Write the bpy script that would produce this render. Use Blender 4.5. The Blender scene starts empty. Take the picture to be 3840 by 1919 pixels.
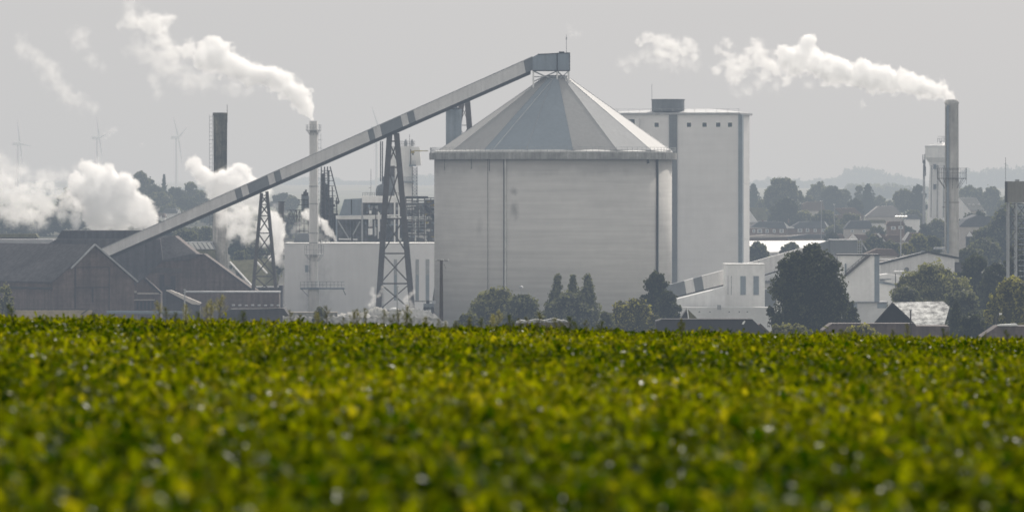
import bpy, bmesh, math, random
import numpy as np
from mathutils import Vector, Matrix
random.seed(7)
R = math.radians
scn = bpy.context.scene
COL = scn.collection

# ------------------------------------------------------------------ camera model
F = 21333.0           # focal length in photo pixels (200 mm on a 36 mm sensor, 3840 px wide)
HX, HY = 1920.0, 700.0
CZ = 31.0             # eye height above the factory yard
def W(px, py, D):
    """photo direction at real distance D -> world point"""
    return Vector(((px - HX) * D / F, D, CZ - (py - HY) * D / F))
def X(px, D): return (px - HX) * D / F
def Z(py, D): return CZ - (py - HY) * D / F

def canopy(x, y): return CZ - .8054 - .01687 * y - .0224 * x
_GY = [110, 300, 620, 950, 1360, 1700, 2200, 3400, 5000, 7000, 9600]
_GZ = [None, 22.2, 10.5, 0, 0, 15.5, 21.5, 22.5, 30, 35, 40]
def G(x, y):
    """ground height"""
    x = np.asarray(x, float); y = np.asarray(y, float)
    near = canopy(x, np.minimum(y, 110)) - .68
    zc = 27.66 - .0224 * x * np.clip(1 - (y - 110) / 300, 0, 1)
    far = np.interp(y, _GY, [27.66] + _GZ[1:])
    far = far + (zc - 27.66) + np.clip((y - 1500) / 900, 0, 1) * 1.2 * np.sin(x / 140 + y / 600)
    return np.where(y <= 110, near, far)

# ------------------------------------------------------------------ materials
MATS = {}
def nt(m):
    m.use_nodes = True
    t = m.node_tree; t.nodes.clear()
    return t, t.nodes, t.links
def pm(name, col, rough=.8, var=.18, scale=.25, streak=.0, metal=0., bands=0., spec=.3, spots=None, corr=0., zdark=None):
    """painted / concrete / sheet surfaces: noise mottling, vertical streaks, horizontal courses"""
    if name in MATS: return MATS[name]
    m = bpy.data.materials.new(name); t, N, L = nt(m)
    out = N.new('ShaderNodeOutputMaterial'); b = N.new('ShaderNodeBsdfPrincipled')
    L.new(b.outputs[0], out.inputs[0])
    b.inputs['Roughness'].default_value = rough; b.inputs['Metallic'].default_value = metal
    b.inputs['Specular IOR Level'].default_value = spec
    tc = N.new('ShaderNodeTexCoord')
    def noise(sc, mapscale, det=4):
        mp = N.new('ShaderNodeMapping'); mp.inputs['Scale'].default_value = mapscale
        L.new(tc.outputs['Object'], mp.inputs[0])
        n = N.new('ShaderNodeTexNoise'); n.inputs['Scale'].default_value = sc; n.inputs['Detail'].default_value = det
        L.new(mp.outputs[0], n.inputs['Vector']); return n.outputs['Fac']
    def mulmap(fac, lo, hi):
        mr = N.new('ShaderNodeMapRange'); mr.inputs[1].default_value = .3; mr.inputs[2].default_value = .7
        mr.inputs[3].default_value = lo; mr.inputs[4].default_value = hi
        L.new(fac, mr.inputs[0]); return mr.outputs[0]
    def mul(a, c):
        k = N.new('ShaderNodeMath'); k.operation = 'MULTIPLY'; L.new(a, k.inputs[0]); L.new(c, k.inputs[1]); return k.outputs[0]
    v = mulmap(noise(scale, (1, 1, 1)), 1 - var, 1 + var)
    v = mul(v, mulmap(noise(scale * 7, (1, 1, 1)), 1 - var * .5, 1 + var * .5))
    if streak: v = mul(v, mulmap(noise(1.6, (1, 1, .07)), 1 - streak, 1 + streak * .6))
    if bands: v = mul(v, mulmap(noise(1.2, (.05, .05, 1), 5), 1 - bands, 1 + bands))
    if corr:
        w = N.new('ShaderNodeTexWave'); w.wave_type = 'BANDS'; w.bands_direction = 'X'; w.inputs['Scale'].default_value = corr
        w.inputs['Distortion'].default_value = .1
        L.new(tc.outputs['Object'], w.inputs['Vector'])
        bp = N.new('ShaderNodeBump'); bp.inputs['Strength'].default_value = .6; bp.inputs['Distance'].default_value = .08
        L.new(w.outputs['Fac'], bp.inputs['Height']); L.new(bp.outputs[0], b.inputs['Normal'])
        v = mul(v, mulmap(w.outputs['Fac'], .9, 1.06))
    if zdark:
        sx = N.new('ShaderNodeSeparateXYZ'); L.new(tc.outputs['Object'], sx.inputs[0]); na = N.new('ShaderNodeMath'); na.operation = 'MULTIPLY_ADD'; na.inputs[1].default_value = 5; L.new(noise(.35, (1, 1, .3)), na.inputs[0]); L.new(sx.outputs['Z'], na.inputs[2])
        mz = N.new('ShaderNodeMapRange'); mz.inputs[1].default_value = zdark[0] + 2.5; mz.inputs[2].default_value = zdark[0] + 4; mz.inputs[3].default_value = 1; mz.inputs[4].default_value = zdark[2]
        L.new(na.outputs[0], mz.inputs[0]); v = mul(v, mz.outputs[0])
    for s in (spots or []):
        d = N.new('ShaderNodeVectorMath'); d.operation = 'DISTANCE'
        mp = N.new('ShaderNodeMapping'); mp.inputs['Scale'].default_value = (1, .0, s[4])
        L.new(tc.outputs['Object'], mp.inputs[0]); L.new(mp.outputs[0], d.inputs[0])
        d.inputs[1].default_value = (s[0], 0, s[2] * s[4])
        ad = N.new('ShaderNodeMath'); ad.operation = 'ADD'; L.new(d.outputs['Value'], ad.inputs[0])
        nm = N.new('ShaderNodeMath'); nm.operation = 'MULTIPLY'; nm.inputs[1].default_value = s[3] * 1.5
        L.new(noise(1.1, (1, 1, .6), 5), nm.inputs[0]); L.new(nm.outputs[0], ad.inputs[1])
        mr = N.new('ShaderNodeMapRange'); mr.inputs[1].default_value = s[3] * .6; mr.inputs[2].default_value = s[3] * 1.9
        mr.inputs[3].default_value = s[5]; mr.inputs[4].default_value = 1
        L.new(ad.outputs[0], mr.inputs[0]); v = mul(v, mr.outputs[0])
    rgb = N.new('ShaderNodeVectorMath'); rgb.operation = 'SCALE'; rgb.inputs[0].default_value = col[:3]
    L.new(v, rgb.inputs['Scale']); L.new(rgb.outputs[0], b.inputs['Base Color'])
    MATS[name] = m; return m

def leafmat(name, dark, light, transl=.4, rough=.45, spec=.4, crop=False):
    m = bpy.data.materials.new(name); t, N, L = nt(m)
    out = N.new('ShaderNodeOutputMaterial')
    at = N.new('ShaderNodeAttribute'); at.attribute_name = 'tint'
    mx = N.new('ShaderNodeMix'); mx.data_type = 'RGBA'; mx.inputs[6].default_value = (*dark, 1); mx.inputs[7].default_value = (*light, 1)
    L.new(at.outputs['Fac'], mx.inputs[0])
    if crop:      # a few leaves tinted warm yellow, painting in sunlit highlights
        mxa = mx; mx = N.new('ShaderNodeMix'); mx.data_type = 'RGBA'; mx.inputs[7].default_value = (.26, .24, .02, 1); L.new(mxa.outputs[2], mx.inputs[6])
        fy = N.new('ShaderNodeMapRange'); fy.inputs[1].default_value = .92; fy.inputs[2].default_value = 1.25; L.new(at.outputs['Fac'], fy.inputs[0]); L.new(fy.outputs[0], mx.inputs[0])
    b = N.new('ShaderNodeBsdfPrincipled'); b.inputs['Roughness'].default_value = rough; b.inputs['Specular IOR Level'].default_value = spec
    L.new(mx.outputs[2], b.inputs['Base Color'])
    if crop:
        ag = N.new('ShaderNodeAttribute'); ag.attribute_name = 'gloss'; L.new(ag.outputs['Fac'], b.inputs['Specular IOR Level'])
    tr = N.new('ShaderNodeBsdfTranslucent')
    g = N.new('ShaderNodeMix'); g.data_type = 'RGBA'; g.blend_type = 'MULTIPLY'; g.inputs[0].default_value = 1
    g.inputs[7].default_value = (1.35, 1.3, .2, 1) if crop else (1.2, 1.25, .6, 1)
    L.new(mx.outputs[2], g.inputs[6]); L.new(g.outputs[2], tr.inputs[0])
    s = N.new('ShaderNodeMixShader'); s.inputs[0].default_value = transl
    L.new(b.outputs[0], s.inputs[1]); L.new(tr.outputs[0], s.inputs[2]); L.new(s.outputs[0], out.inputs[0])
    return m

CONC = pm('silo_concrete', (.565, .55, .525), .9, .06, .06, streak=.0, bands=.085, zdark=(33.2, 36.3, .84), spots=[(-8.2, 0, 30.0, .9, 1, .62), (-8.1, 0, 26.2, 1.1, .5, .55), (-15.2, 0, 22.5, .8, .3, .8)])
CONC_RIM = pm('stained_concrete', (.30, .30, .29), .9, .25, .5, streak=.35)
CONC2 = pm('block_render', (.73, .725, .72), .9, .05, .05, streak=.02, bands=.02)
ROOFM = pm('silo_roof_membrane', (.52, .54, .56), .75, .05, .15, streak=.04, spec=.3)
ROOFW = pm('white_flashing', (.62, .62, .6), .6, .15, .6)
SHEET = pm('pale_sheet', (.76, .75, .74), .6, .06, .3, streak=.10, corr=2.2)
SHEETD = pm('dark_sheet', (.17, .185, .20), .6, .08, .3, streak=.06)
BLUE = pm('blue_grey_sheet', (.25, .295, .34), .5, .1, .3, streak=.14, corr=1.6)
BEAM = pm('dark_steel', (.035, .038, .04), .7, .25, .6)
STEEL = pm('weathered_steel', (.085, .078, .075), .75, .25, .5, streak=.1)
GALV = pm('galvanised_steel', (.36, .37, .38), .5, .15, .8)
WHITEW = pm('white_hall_wall', (.72, .72, .72), .85, .05, .05, streak=.03, bands=.0, spots=[(-9.6, 0, 7, 3.5, .35, .72)])
WHITE = pm('pale_paint', (.82, .815, .80), .7, .08, .2, streak=.06)
CHIMW = pm('pale_chimney', (.62, .61, .59), .8, .08, .2, streak=.12)
CHIMD = pm('old_chimney', (.13, .12, .085), .9, .5, .35, streak=.5)
CHIMR = pm('grey_chimney', (.46, .45, .43), .8, .15, .16, streak=.22)
BRICK = pm('sooty_brick', (.118, .09, .08), .9, .3, .22, streak=.28, bands=.12)
BRICKD = pm('dark_brick', (.05, .046, .047), .9, .3, .3, streak=.2)
ROOFD = pm('sooty_roof', (.085, .08, .082), .85, .3, .12, streak=.3, spec=.05)
OLIVE = pm('mossy_roof', (.15, .145, .09), .9, .25, .35, streak=.15, spec=.05)
GLASS = pm('window_glass', (.07, .085, .10), .25, .2, .3)
GLASSB = pm('pale_glazing', (.25, .29, .33), .4, .12, .3)
TILE = pm('clay_tile', (.15, .11, .09), .9, .15, .4, spec=.1)
TILEG = pm('slate_tile', (.10, .105, .115), .85, .15, .4, spec=.1)
WALLH = pm('house_wall', (.5, .46, .42), .9, .1, .4)
BRICKH = pm('house_brick', (.20, .13, .10), .9, .15, .5)
YEL = pm('yellow_paint', (.32, .25, .07), .6, .1, .5)
WOODP = pm('pole_wood', (.075, .065, .058), .9, .25, .7, streak=.2)
SAND = pm('sandy_wall', (.34, .28, .19), .9, .2, .5)
BRIGHT = pm('white_roof', (.75, .75, .73), .35, .1, .4, spec=.5)
TURB = pm('turbine_white', (.85, .84, .84), .6, .03, .1)
PATCH = pm('patchy_roof', (.42, .42, .40), .6, .95, 1.1, spec=.3)  # corroded patches, with sun sparkle painted in by the strong tone noise
BARK = pm('bark', (.06, .05, .04), .9, .2, 1.)

# ------------------------------------------------------------------ object helpers
ORG = {}
def prop(o, label=None, cat=None, group=None, kind=None):
    if label: o['label'] = label
    if cat: o['category'] = cat
    if group: o['group'] = group
    if kind: o['kind'] = kind
    return o
def thing(name, label, cat, loc, group=None):
    o = bpy.data.objects.new(name, None); COL.objects.link(o)
    o.empty_display_size = .5
    o.location = loc; prop(o, label, cat, group); ORG[o.name] = Vector(loc); return o
def npmesh(name, V, Fq, mat, parent=None, tint=None, smooth=False, org=None):
    V = np.asarray(V, np.float64); Fq = np.asarray(Fq, np.int32)
    if parent is not None: o0 = ORG[parent.name]
    elif org is not None: o0 = Vector(org)
    else: o0 = Vector(((V[:, 0].min() + V[:, 0].max()) / 2, (V[:, 1].min() + V[:, 1].max()) / 2, V[:, 2].min()))
    V = V - np.array(o0)
    me = bpy.data.meshes.new(name)
    me.vertices.add(len(V)); me.vertices.foreach_set('co', V.astype(np.float32).ravel())
    k = Fq.shape[1]
    me.loops.add(Fq.size); me.loops.foreach_set('vertex_index', Fq.ravel())
    me.polygons.add(len(Fq)); me.polygons.foreach_set('loop_start', np.arange(0, Fq.size, k, dtype=np.int32))
    try: me.polygons.foreach_set('loop_total', np.full(len(Fq), k, np.int32))
    except Exception: pass
    if smooth: me.polygons.foreach_set('use_smooth', np.ones(len(Fq), bool))
    if tint is not None:
        a = me.attributes.new('tint', 'FLOAT', 'POINT'); a.data.foreach_set('value', np.asarray(tint, np.float32))
    me.update(calc_edges=True); me.validate()
    if mat: me.materials.append(mat)
    o = bpy.data.objects.new(name, me); COL.objects.link(o)
    if parent is not None:
        o.parent = parent; ORG[o.name] = o0
    else:
        o.location = o0; ORG[o.name] = o0
    return o

class MB:
    """collects shapes (world coordinates, or a local frame) and links them as ONE mesh"""
    def __init__(s, fr=None): s.v = []; s.f = []; s.fr = fr or Matrix()
    def add(s, vs, fs):
        n = len(s.v); s.v += [s.fr @ Vector(v) for v in vs]; s.f += [tuple(i + n for i in f) for f in fs]; return s
    def hexa(s, p):   # 4 bottom, 4 top
        return s.add(p, [(3, 2, 1, 0), (4, 5, 6, 7), (0, 1, 5, 4), (1, 2, 6, 5), (2, 3, 7, 6), (3, 0, 4, 7)])
    def box(s, x0, x1, y0, y1, z0, z1):
        return s.hexa([(x0, y0, z0), (x1, y0, z0), (x1, y1, z0), (x0, y1, z0), (x0, y0, z1), (x1, y0, z1), (x1, y1, z1), (x0, y1, z1)])
    def pbox(s, px0, px1, py0, py1, D, dep=1.):
        return s.box(X(px0, D), X(px1, D), D, D + dep, Z(py1, D), Z(py0, D))
    def poly(s, pts, y0, y1):      # polygon in x,z extruded along y
        n = len(pts)
        vs = [(p[0], y0, p[1]) for p in pts] + [(p[0], y1, p[1]) for p in pts]
        fs = [tuple(range(n)), tuple(range(2 * n - 1, n - 1, -1))] + [(i, i + n, (i + 1) % n + n, (i + 1) % n) for i in range(n)]
        return s.add(vs, fs)
    def ppoly(s, pts, D, dep): return s.poly([(X(a, D), Z(b, D)) for a, b in pts], D, D + dep)
    def bar(s, a, b, w=.1, h=None):
        a = Vector(a); b = Vector(b); d = b - a
        if d.length < 1e-6: return s
        d.normalize(); up = Vector((0, 0, 1)) if abs(d.z) < .9 else Vector((0, 1, 0))
        u = d.cross(up).normalized(); v = u.cross(d).normalized(); h = h or w
        q = [u * w / 2 * i + v * h / 2 * j for i, j in ((-1, -1), (1, -1), (1, 1), (-1, 1))]
        return s.hexa([a + k for k in q] + [b + k for k in q])
    def tube(s, a, b, r0, r1=None, n=10):
        a = Vector(a); b = Vector(b); r1 = r0 if r1 is None else r1; d = (b - a).normalized()
        up = Vector((0, 0, 1)) if abs(d.z) < .9 else Vector((0, 1, 0)); u = d.cross(up).normalized(); v = u.cross(d)
        vs = []
        for c, r in ((a, r0), (b, r1)):
            for i in range(n):
                t = 2 * math.pi * i / n; vs.append(c + u * math.cos(t) * r + v * math.sin(t) * r)
        return s.add(vs, [(i, (i + 1) % n, (i + 1) % n + n, i + n) for i in range(n)] + [tuple(range(n - 1, -1, -1)), tuple(range(n, 2 * n))])
    def lathe(s, prof, cx, cy, n=32, a0=0.):
        vs = []; m = len(prof)
        for r, z in prof:
            for i in range(n):
                t = a0 + 2 * math.pi * i / n; vs.append((cx + r * math.sin(t), cy - r * math.cos(t), z))
        fs = [(j * n + i, j * n + (i + 1) % n, (j + 1) * n + (i + 1) % n, (j + 1) * n + i) for j in range(m - 1) for i in range(n)]
        return s.add(vs, fs + [tuple(range(n - 1, -1, -1)), tuple((m - 1) * n + i for i in range(n))])
    def gable(s, x0, x1, y0, y1, ze, zr, ov=.4, th=.25):   # roof with ridge along y, two slabs
        xm = (x0 + x1) / 2; sl = (zr - ze) / (xm - x0)
        for sg, xe in ((-1, x0), (1, x1)):
            e = xe + sg * ov; z_e = ze - ov * sl
            q = [(e, y0 - ov, z_e), (xm, y0 - ov, zr), (xm, y1 + ov, zr), (e, y1 + ov, z_e)]
            if sg > 0: q = [q[1], q[0], q[3], q[2]]
            s.hexa(q + [(a, b, c + th) for a, b, c in q])
        return s
    def build(s, name, mat, parent=None, smooth=False, label=None):
        me = bpy.data.meshes.new(name)
        if parent is not None: o0 = ORG[parent.name]
        else:
            xs = [v.x for v in s.v]; ys = [v.y for v in s.v]; zs = [v.z for v in s.v]
            o0 = Vector(((min(xs) + max(xs)) / 2, (min(ys) + max(ys)) / 2, min(zs)))
        me.from_pydata([v - o0 for v in s.v], [], s.f)
        bm = bmesh.new(); bm.from_mesh(me); bmesh.ops.recalc_face_normals(bm, faces=bm.faces); bm.to_mesh(me); bm.free()
        if smooth:
            me.polygons.foreach_set('use_smooth', [len(p.vertices) < 5 for p in me.polygons])
        me.materials.append(mat)
        o = bpy.data.objects.new(name, me); COL.objects.link(o)
        if parent is not None: o.parent = parent
        else: o.location = o0
        ORG[o.name] = o0
        if label: o['label'] = label
        return o
def frame(px, D, yaw, z=0.): return Matrix.Translation((X(px, D), D, z)) @ Matrix.Rotation(R(yaw), 4, 'Z')

# ------------------------------------------------------------------ terrain (one sheet) and crop field
ys = np.concatenate([np.arange(-40, 8, 8), np.arange(8, 140, 2.), np.arange(140, 400, 15), np.arange(400, 2400, 50), np.arange(2400, 9700, 300)])
nx = 81
V = []
for y in ys:
    hw = 60 + max(y, 0) * .28
    xs = np.linspace(-hw, hw, nx); z = G(xs, np.full(nx, y)); V.append(np.stack([xs, np.full(nx, y), z], 1))
V = np.concatenate(V); ny = len(ys)
ii, jj = np.meshgrid(np.arange(ny - 1), np.arange(nx - 1), indexing='ij'); a = (ii * nx + jj).ravel()
GRD = bpy.data.materials.new('ground'); t, N, L = nt(GRD)
out = N.new('ShaderNodeOutputMaterial'); b = N.new('ShaderNodeBsdfPrincipled'); b.inputs['Roughness'].default_value = 1; b.inputs['Specular IOR Level'].default_value = .05
L.new(b.outputs[0], out.inputs[0])
geo = N.new('ShaderNodeNewGeometry'); sp = N.new('ShaderNodeSeparateXYZ'); L.new(geo.outputs['Position'], sp.inputs[0])
cr = N.new('ShaderNodeValToRGB'); mr = N.new('ShaderNodeMapRange'); mr.inputs[1].default_value = 0; mr.inputs[2].default_value = 5000
L.new(sp.outputs['Y'], mr.inputs[0]); L.new(mr.outputs[0], cr.inputs[0])
e = cr.color_ramp.elements
e[0].position = 0; e[0].color = (.018, .022, .006, 1); e[1].position = 1; e[1].color = (.22, .20, .12, 1)
for p, c in ((.024, (.018, .022, .006, 1)), (.03, (.06, .075, .02, 1)), (.19, (.24, .24, .22, 1)), (.27, (.24, .24, .22, 1)), (.3, (.085, .08, .065, 1)), (.55, (.10, .11, .05, 1))):
    k = e.new(p); k.color = c
no = N.new('ShaderNodeTexNoise'); no.inputs['Scale'].default_value = .02; no.inputs['Detail'].default_value = 6
L.new(geo.outputs['Position'], no.inputs['Vector'])
mr2 = N.new('ShaderNodeMapRange'); mr2.inputs[1].default_value = .3; mr2.inputs[2].default_value = .7; mr2.inputs[3].default_value = .6; mr2.inputs[4].default_value = 1.4
L.new(no.outputs['Fac'], mr2.inputs[0])
sc_ = N.new('ShaderNodeVectorMath'); sc_.operation = 'SCALE'; L.new(cr.outputs[0], sc_.inputs[0]); L.new(mr2.outputs[0], sc_.inputs['Scale']); L.new(sc_.outputs[0], b.inputs['Base Color'])
prop(npmesh('ground', V, np.stack([a, a + 1, a + nx + 1, a + nx], 1), GRD, smooth=True, org=(0, 0, 0)), kind='structure')

rng = np.random.default_rng(11)
def beet_leaves():
    rows = []
    yy = rng.uniform(11, 128, 60000) ; keep = rng.uniform(0, 1, len(yy)) < (.1 * yy + 3) / (.1 * 128 + 3)
    # plants at about 6.5 per m2
    area = .1 * (128 ** 2 - 11 ** 2) + 6 * 117
    n = int(area * 21)
    y = []
    while len(y) < n:
        c = rng.uniform(11, 128, n); c = c[rng.uniform(0, 1, n) < (.1 * c + 3) / 15.8]; y = np.concatenate([y, c]) if len(y) else c
    y = y[:n]; x = rng.uniform(-1, 1, n) * (.1 * y + 3)
    size = rng.normal(1, .14, n).clip(.6, 1.35)
    hz = .05 * np.sin(x * 1.9 + y * .7) + .05 * np.sin(y * 1.1 - x * .8) + rng.normal(0, .035, n)
    vig = .5 + .28 * np.sin(x * .35 + 1.3) * np.sin(y * .13 + .7) + rng.normal(0, .2, n)
    K = 10
    P = np.repeat(np.arange(n), K); M = len(P)
    az = rng.uniform(0, 2 * np.pi, M)
    el = R(1) * rng.uniform(15, 82, M)            # petiole/blade rise
    ln = size[P] * rng.uniform(.065, .135, M); wd = ln * rng.uniform(.27, .38, M)
    bx = x[P] + np.cos(az) * .045; by = y[P] + np.sin(az) * .045
    bz = canopy(x[P], y[P]) + hz[P] - .13 * size[P] - .345 + rng.uniform(-.04, .10, M)
    start = rng.uniform(.03, .13, M)
    us = np.array([0, .5, 1.]); wp = np.array([.45, 1., .2])
    bend = rng.uniform(.3, 1.5, M); roll = rng.normal(0, .45, M); fold = rng.uniform(.1, .5, M)
    V = np.zeros((M, 3, 3, 3)); 
    dx, dy = np.cos(az), np.sin(az)
    for i, u in enumerate(us):
        ang = el - bend * u * .8
        s_ = start + ln * u
        rr = start * np.cos(el) + ln * u * np.cos(el - bend * u * .45)
        zz = start * np.sin(el) + ln * u * np.sin(el - bend * u * .45)
        cx = bx + dx * rr; cy = by + dy * rr; cz = bz + zz
        for j, w in enumerate((-1, 0, 1)):
            ww = wd * wp[i] * w
            up = abs(w) * wd * wp[i] * fold + ww * np.sin(roll) + rng.normal(0, .008, M)
            V[:, i, j, 0] = cx - dy * ww * np.cos(roll) + rng.normal(0, .004, M)
            V[:, i, j, 1] = cy + dx * ww * np.cos(roll)
            V[:, i, j, 2] = cz + up
    tint = np.clip(vig[P] + rng.normal(0, .26, M) + np.where(rng.uniform(0, 1, M) < .045, .5, 0), 0, 1.25)
    base = (np.arange(M) * 9)[:, None]
    q = np.array([[i * 3 + j, i * 3 + j + 1, (i + 1) * 3 + j + 1, (i + 1) * 3 + j] for i in range(2) for j in range(2)])
    Fq = (base[:, :, None] + q[None]).reshape(-1, 4)
    gloss = np.where(rng.uniform(0, 1, M) < .008, .8, .008)
    return V.reshape(-1, 3), Fq, np.repeat(tint, 9), np.repeat(gloss, 9)
BEET = leafmat('beet_leaf', (.016, .040, .001), (.175, .195, .004), .50, .27, .5, crop=True)
v_, f_, t_, g_ = beet_leaves()
bo = prop(npmesh('beet_leaves', v_, f_, BEET, tint=t_, smooth=True, org=(0, 60, 28)), 'dense glossy green sugar beet leaves covering the whole foreground field', 'crop', kind='stuff')
ga = bo.data.attributes.new('gloss', 'FLOAT', 'POINT'); ga.data.foreach_set('value', g_.astype(np.float32))

# weeds standing above the beet along the crest
WEED = leafmat('weed_leaf', (.05, .055, .015), (.20, .19, .06), .4, .7, .2)
WEEDP = leafmat('weed_seed', (.20, .18, .10), (.50, .46, .33), .4, .8, .2)
WEEDG = leafmat('weed_green', (.03, .05, .006), (.10, .12, .012), .4, .6, .2)
def weed_proto(h, seedy, seed, mleaf, name, label):
    rg = np.random.default_rng(seed)
    o = thing(name, label, 'weed', (0, 0, 0))
    m = MB(); tips = []
    top = Vector((rg.normal(0, .04), rg.normal(0, .04), h)); m.tube((0, 0, -.2), top, .008, .004, 5)
    nb = 9
    for i in range(nb):
        u = .35 + .6 * i / nb; a = rg.uniform(0, 6.28); l = h * .32 * (1.15 - u)
        p = top * u; q = p + Vector((math.cos(a) * l, math.sin(a) * l, l * 1.3)); m.tube(p, q, .005, .003, 4); tips.append((p, q))
    tips.append((top * .6, top))
    st = m.build('stem', MATS_STEM, o)
    V = []; Q = []; T = []
    for p, q in tips:
        for k in range(26 if seedy else 16):
            c = p.lerp(q, rg.uniform(.25, 1.05)) + Vector(rg.normal(0, .014, 3)); s_ = rg.uniform(.008, .018) if seedy else rg.uniform(.006, .017)
            d1 = Vector(rg.normal(0, 1, 3)).normalized(); d2 = d1.cross(Vector(rg.normal(0, 1, 3))).normalized()
            n0 = len(V); V += [c - d1 * s_, c - d2 * s_ * .5, c + d1 * s_, c + d2 * s_ * .5]; Q.append((n0, n0 + 1, n0 + 2, n0 + 3)); T += [rg.uniform(0, 1)] * 4
    npmesh('seed_heads' if seedy else 'leaves', np.array(V), Q, mleaf, o, tint=T)
    return o
MATS_STEM = pm('weed_stem', (.10, .10, .05), .9, .1, 1.)
protos = [weed_proto(.62, True, 1, WEEDP, 'tall_weed', ''), weed_proto(.5, False, 2, WEED, 'tall_weed', ''), weed_proto(.42, False, 3, WEEDG, 'tall_weed', ''), weed_proto(.55, True, 4, WEED, 'tall_weed', '')]
used = set()
WG = 'weeds standing up along the crest of the beet field'
wlab = ['pale weed gone to seed rising above the beet leaves on the field crest', 'olive leafy weed rising above the beet leaves on the field crest',
        'short green weed poking out of the beet leaves on the field crest', 'olive weed with ragged seed heads on the field crest']
spots = [(60, 2), (180, 2), (300, 2), (360, 2), (540, 2), (606, 0), (622, 3), (650, 2), (690, 0), (702, 0), (745, 2), (780, 0), (790, 0), (815, 0), (905, 2), (1010, 1), (1095, 1), (1130, 1), (1178, 0), (1186, 1), (1225, 1),
         (1290, 1), (1322, 3), (1336, 1), (1378, 1), (1440, 1), (1462, 2), (1500, 1), (1522, 3), (1535, 1), (1556, 2), (1600, 3), (1640, 1), (1672, 1), (1710, 1), (1760, 1), (1800, 2), (1835, 0), (1846, 0), (1862, 0), (1905, 1), (1925, 2),
         (1950, 1), (1980, 1), (2000, 2), (2025, 1), (2050, 1), (2080, 3), (2105, 1), (2120, 2), (2140, 2), (2165, 2), (2200, 1), (2235, 2), (2290, 2), (2545, 2), (2553, 3), (2640, 2), (3120, 1), (3160, 2), (3175, 3), (3345, 2), (3400, 1), (3560, 2), (3700, 1), (3790, 2)]
rw = random.Random(5)
for i, (px, k) in enumerate(spots):
    src = protos[k]; y = rw.uniform(106, 118); x = X(px, y)
    if k in used:
        o = src.copy(); COL.objects.link(o)
        for ch in src.children:
            c = ch.copy(); COL.objects.link(c); c.parent = o
    else: o = src; used.add(k)
    o.location = (x, y, float(G(x, y)) + .46 + rw.uniform(-.08, .02)); o.rotation_euler = (rw.uniform(-.1, .1), rw.uniform(-.15, .15), rw.uniform(0, 6)); s = rw.uniform(.55, 1.1); o.scale = (s, s, s)
    prop(o, wlab[k], 'weed', WG)

# ------------------------------------------------------------------ trees
def quads(C, Nn, S, rg, asp=.7):
    """leaf-clump quads: centres, normals, sizes"""
    n = len(C)
    r = rg.normal(0, 1, (n, 3)); u = np.cross(Nn, r); u /= np.linalg.norm(u, axis=1)[:, None] + 1e-9
    v = np.cross(Nn, u); v /= np.linalg.norm(v, axis=1)[:, None] + 1e-9
    u = u * S[:, None]; v = v * S[:, None] * asp
    V = np.stack([C - u, C - v * 1., C + u, C + v], 1).reshape(-1, 3)
    return V
def crown_mesh(lobes, s, rg, parent, mat, name='crown', dens=1., droop=0.):
    Vs = []; Ts = []; F0 = []
    zlo = min(l[2] - l[5] for l in lobes); zhi = max(l[2] + l[5] for l in lobes)
    for (cx, cy, cz, rx, ry, rz) in lobes:
        rm = (rx * ry * rz) ** (1 / 3); n = int(max(60, 12.6 * rm * rm / (s * s) * 1.25 * dens))
        d = rg.normal(0, 1, (n, 3)); d /= np.linalg.norm(d, axis=1)[:, None]
        ph = rg.uniform(0, 6.28, 6); fq = 2.6
        bump = .10 * (np.sin(d[:, 0] * fq * 2 + ph[0]) + np.sin(d[:, 1] * fq * 2.3 + ph[1]) + np.sin(d[:, 2] * fq * 2.6 + ph[2])) + .07 * (np.sin(d[:, 0] * 9 + ph[3]) + np.sin(d[:, 2] * 10 + ph[4]))
        rr = (.93 + bump + rg.normal(0, .07, n)) * np.where(rg.uniform(0, 1, n) < .3, rg.uniform(.6, .95, n), 1)
        C = d * rr[:, None] * np.array([rx, ry, rz]) + np.array([cx, cy, cz])
        if droop: C[:, 2] -= droop * rg.uniform(0, 1, n) ** 2
        Nn = d + rg.normal(0, .6, (n, 3)); S = s * rg.uniform(.45, 1.05, n)
        Vs.append(quads(C, Nn, S, rg, .55 if droop else .7))
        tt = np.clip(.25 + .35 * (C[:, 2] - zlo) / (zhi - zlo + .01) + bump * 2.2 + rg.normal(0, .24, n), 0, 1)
        Ts.append(np.repeat(tt, 4))
    V = np.concatenate(Vs); T = np.concatenate(Ts); Fq = np.arange(len(V)).reshape(-1, 4)
    # opaque cores inside the crown, tinted dark, to stop see-through
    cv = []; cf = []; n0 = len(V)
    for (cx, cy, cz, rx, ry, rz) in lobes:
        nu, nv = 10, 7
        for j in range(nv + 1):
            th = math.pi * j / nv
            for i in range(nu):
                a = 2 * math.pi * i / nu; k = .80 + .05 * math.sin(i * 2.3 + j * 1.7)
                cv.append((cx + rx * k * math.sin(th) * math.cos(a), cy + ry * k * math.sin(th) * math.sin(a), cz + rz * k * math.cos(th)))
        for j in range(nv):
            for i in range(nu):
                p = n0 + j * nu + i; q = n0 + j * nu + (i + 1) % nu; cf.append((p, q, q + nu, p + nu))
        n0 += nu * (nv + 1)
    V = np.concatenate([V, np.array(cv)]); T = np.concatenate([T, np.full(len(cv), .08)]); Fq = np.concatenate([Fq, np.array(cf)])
    return npmesh(name, V, Fq, mat, parent, tint=T)
LG = leafmat('foliage_dark', (.016, .02, .013), (.07, .076, .035), .25, .7, .1)
LO = leafmat('foliage_olive', (.06, .062, .038), (.27, .26, .12), .35, .7, .1)
LM = leafmat('foliage_mid', (.05, .056, .044), (.18, .18, .105), .3, .7, .1)
LY = leafmat('foliage_yellow', (.05, .05, .018), (.32, .29, .08), .4, .7, .1)
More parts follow.
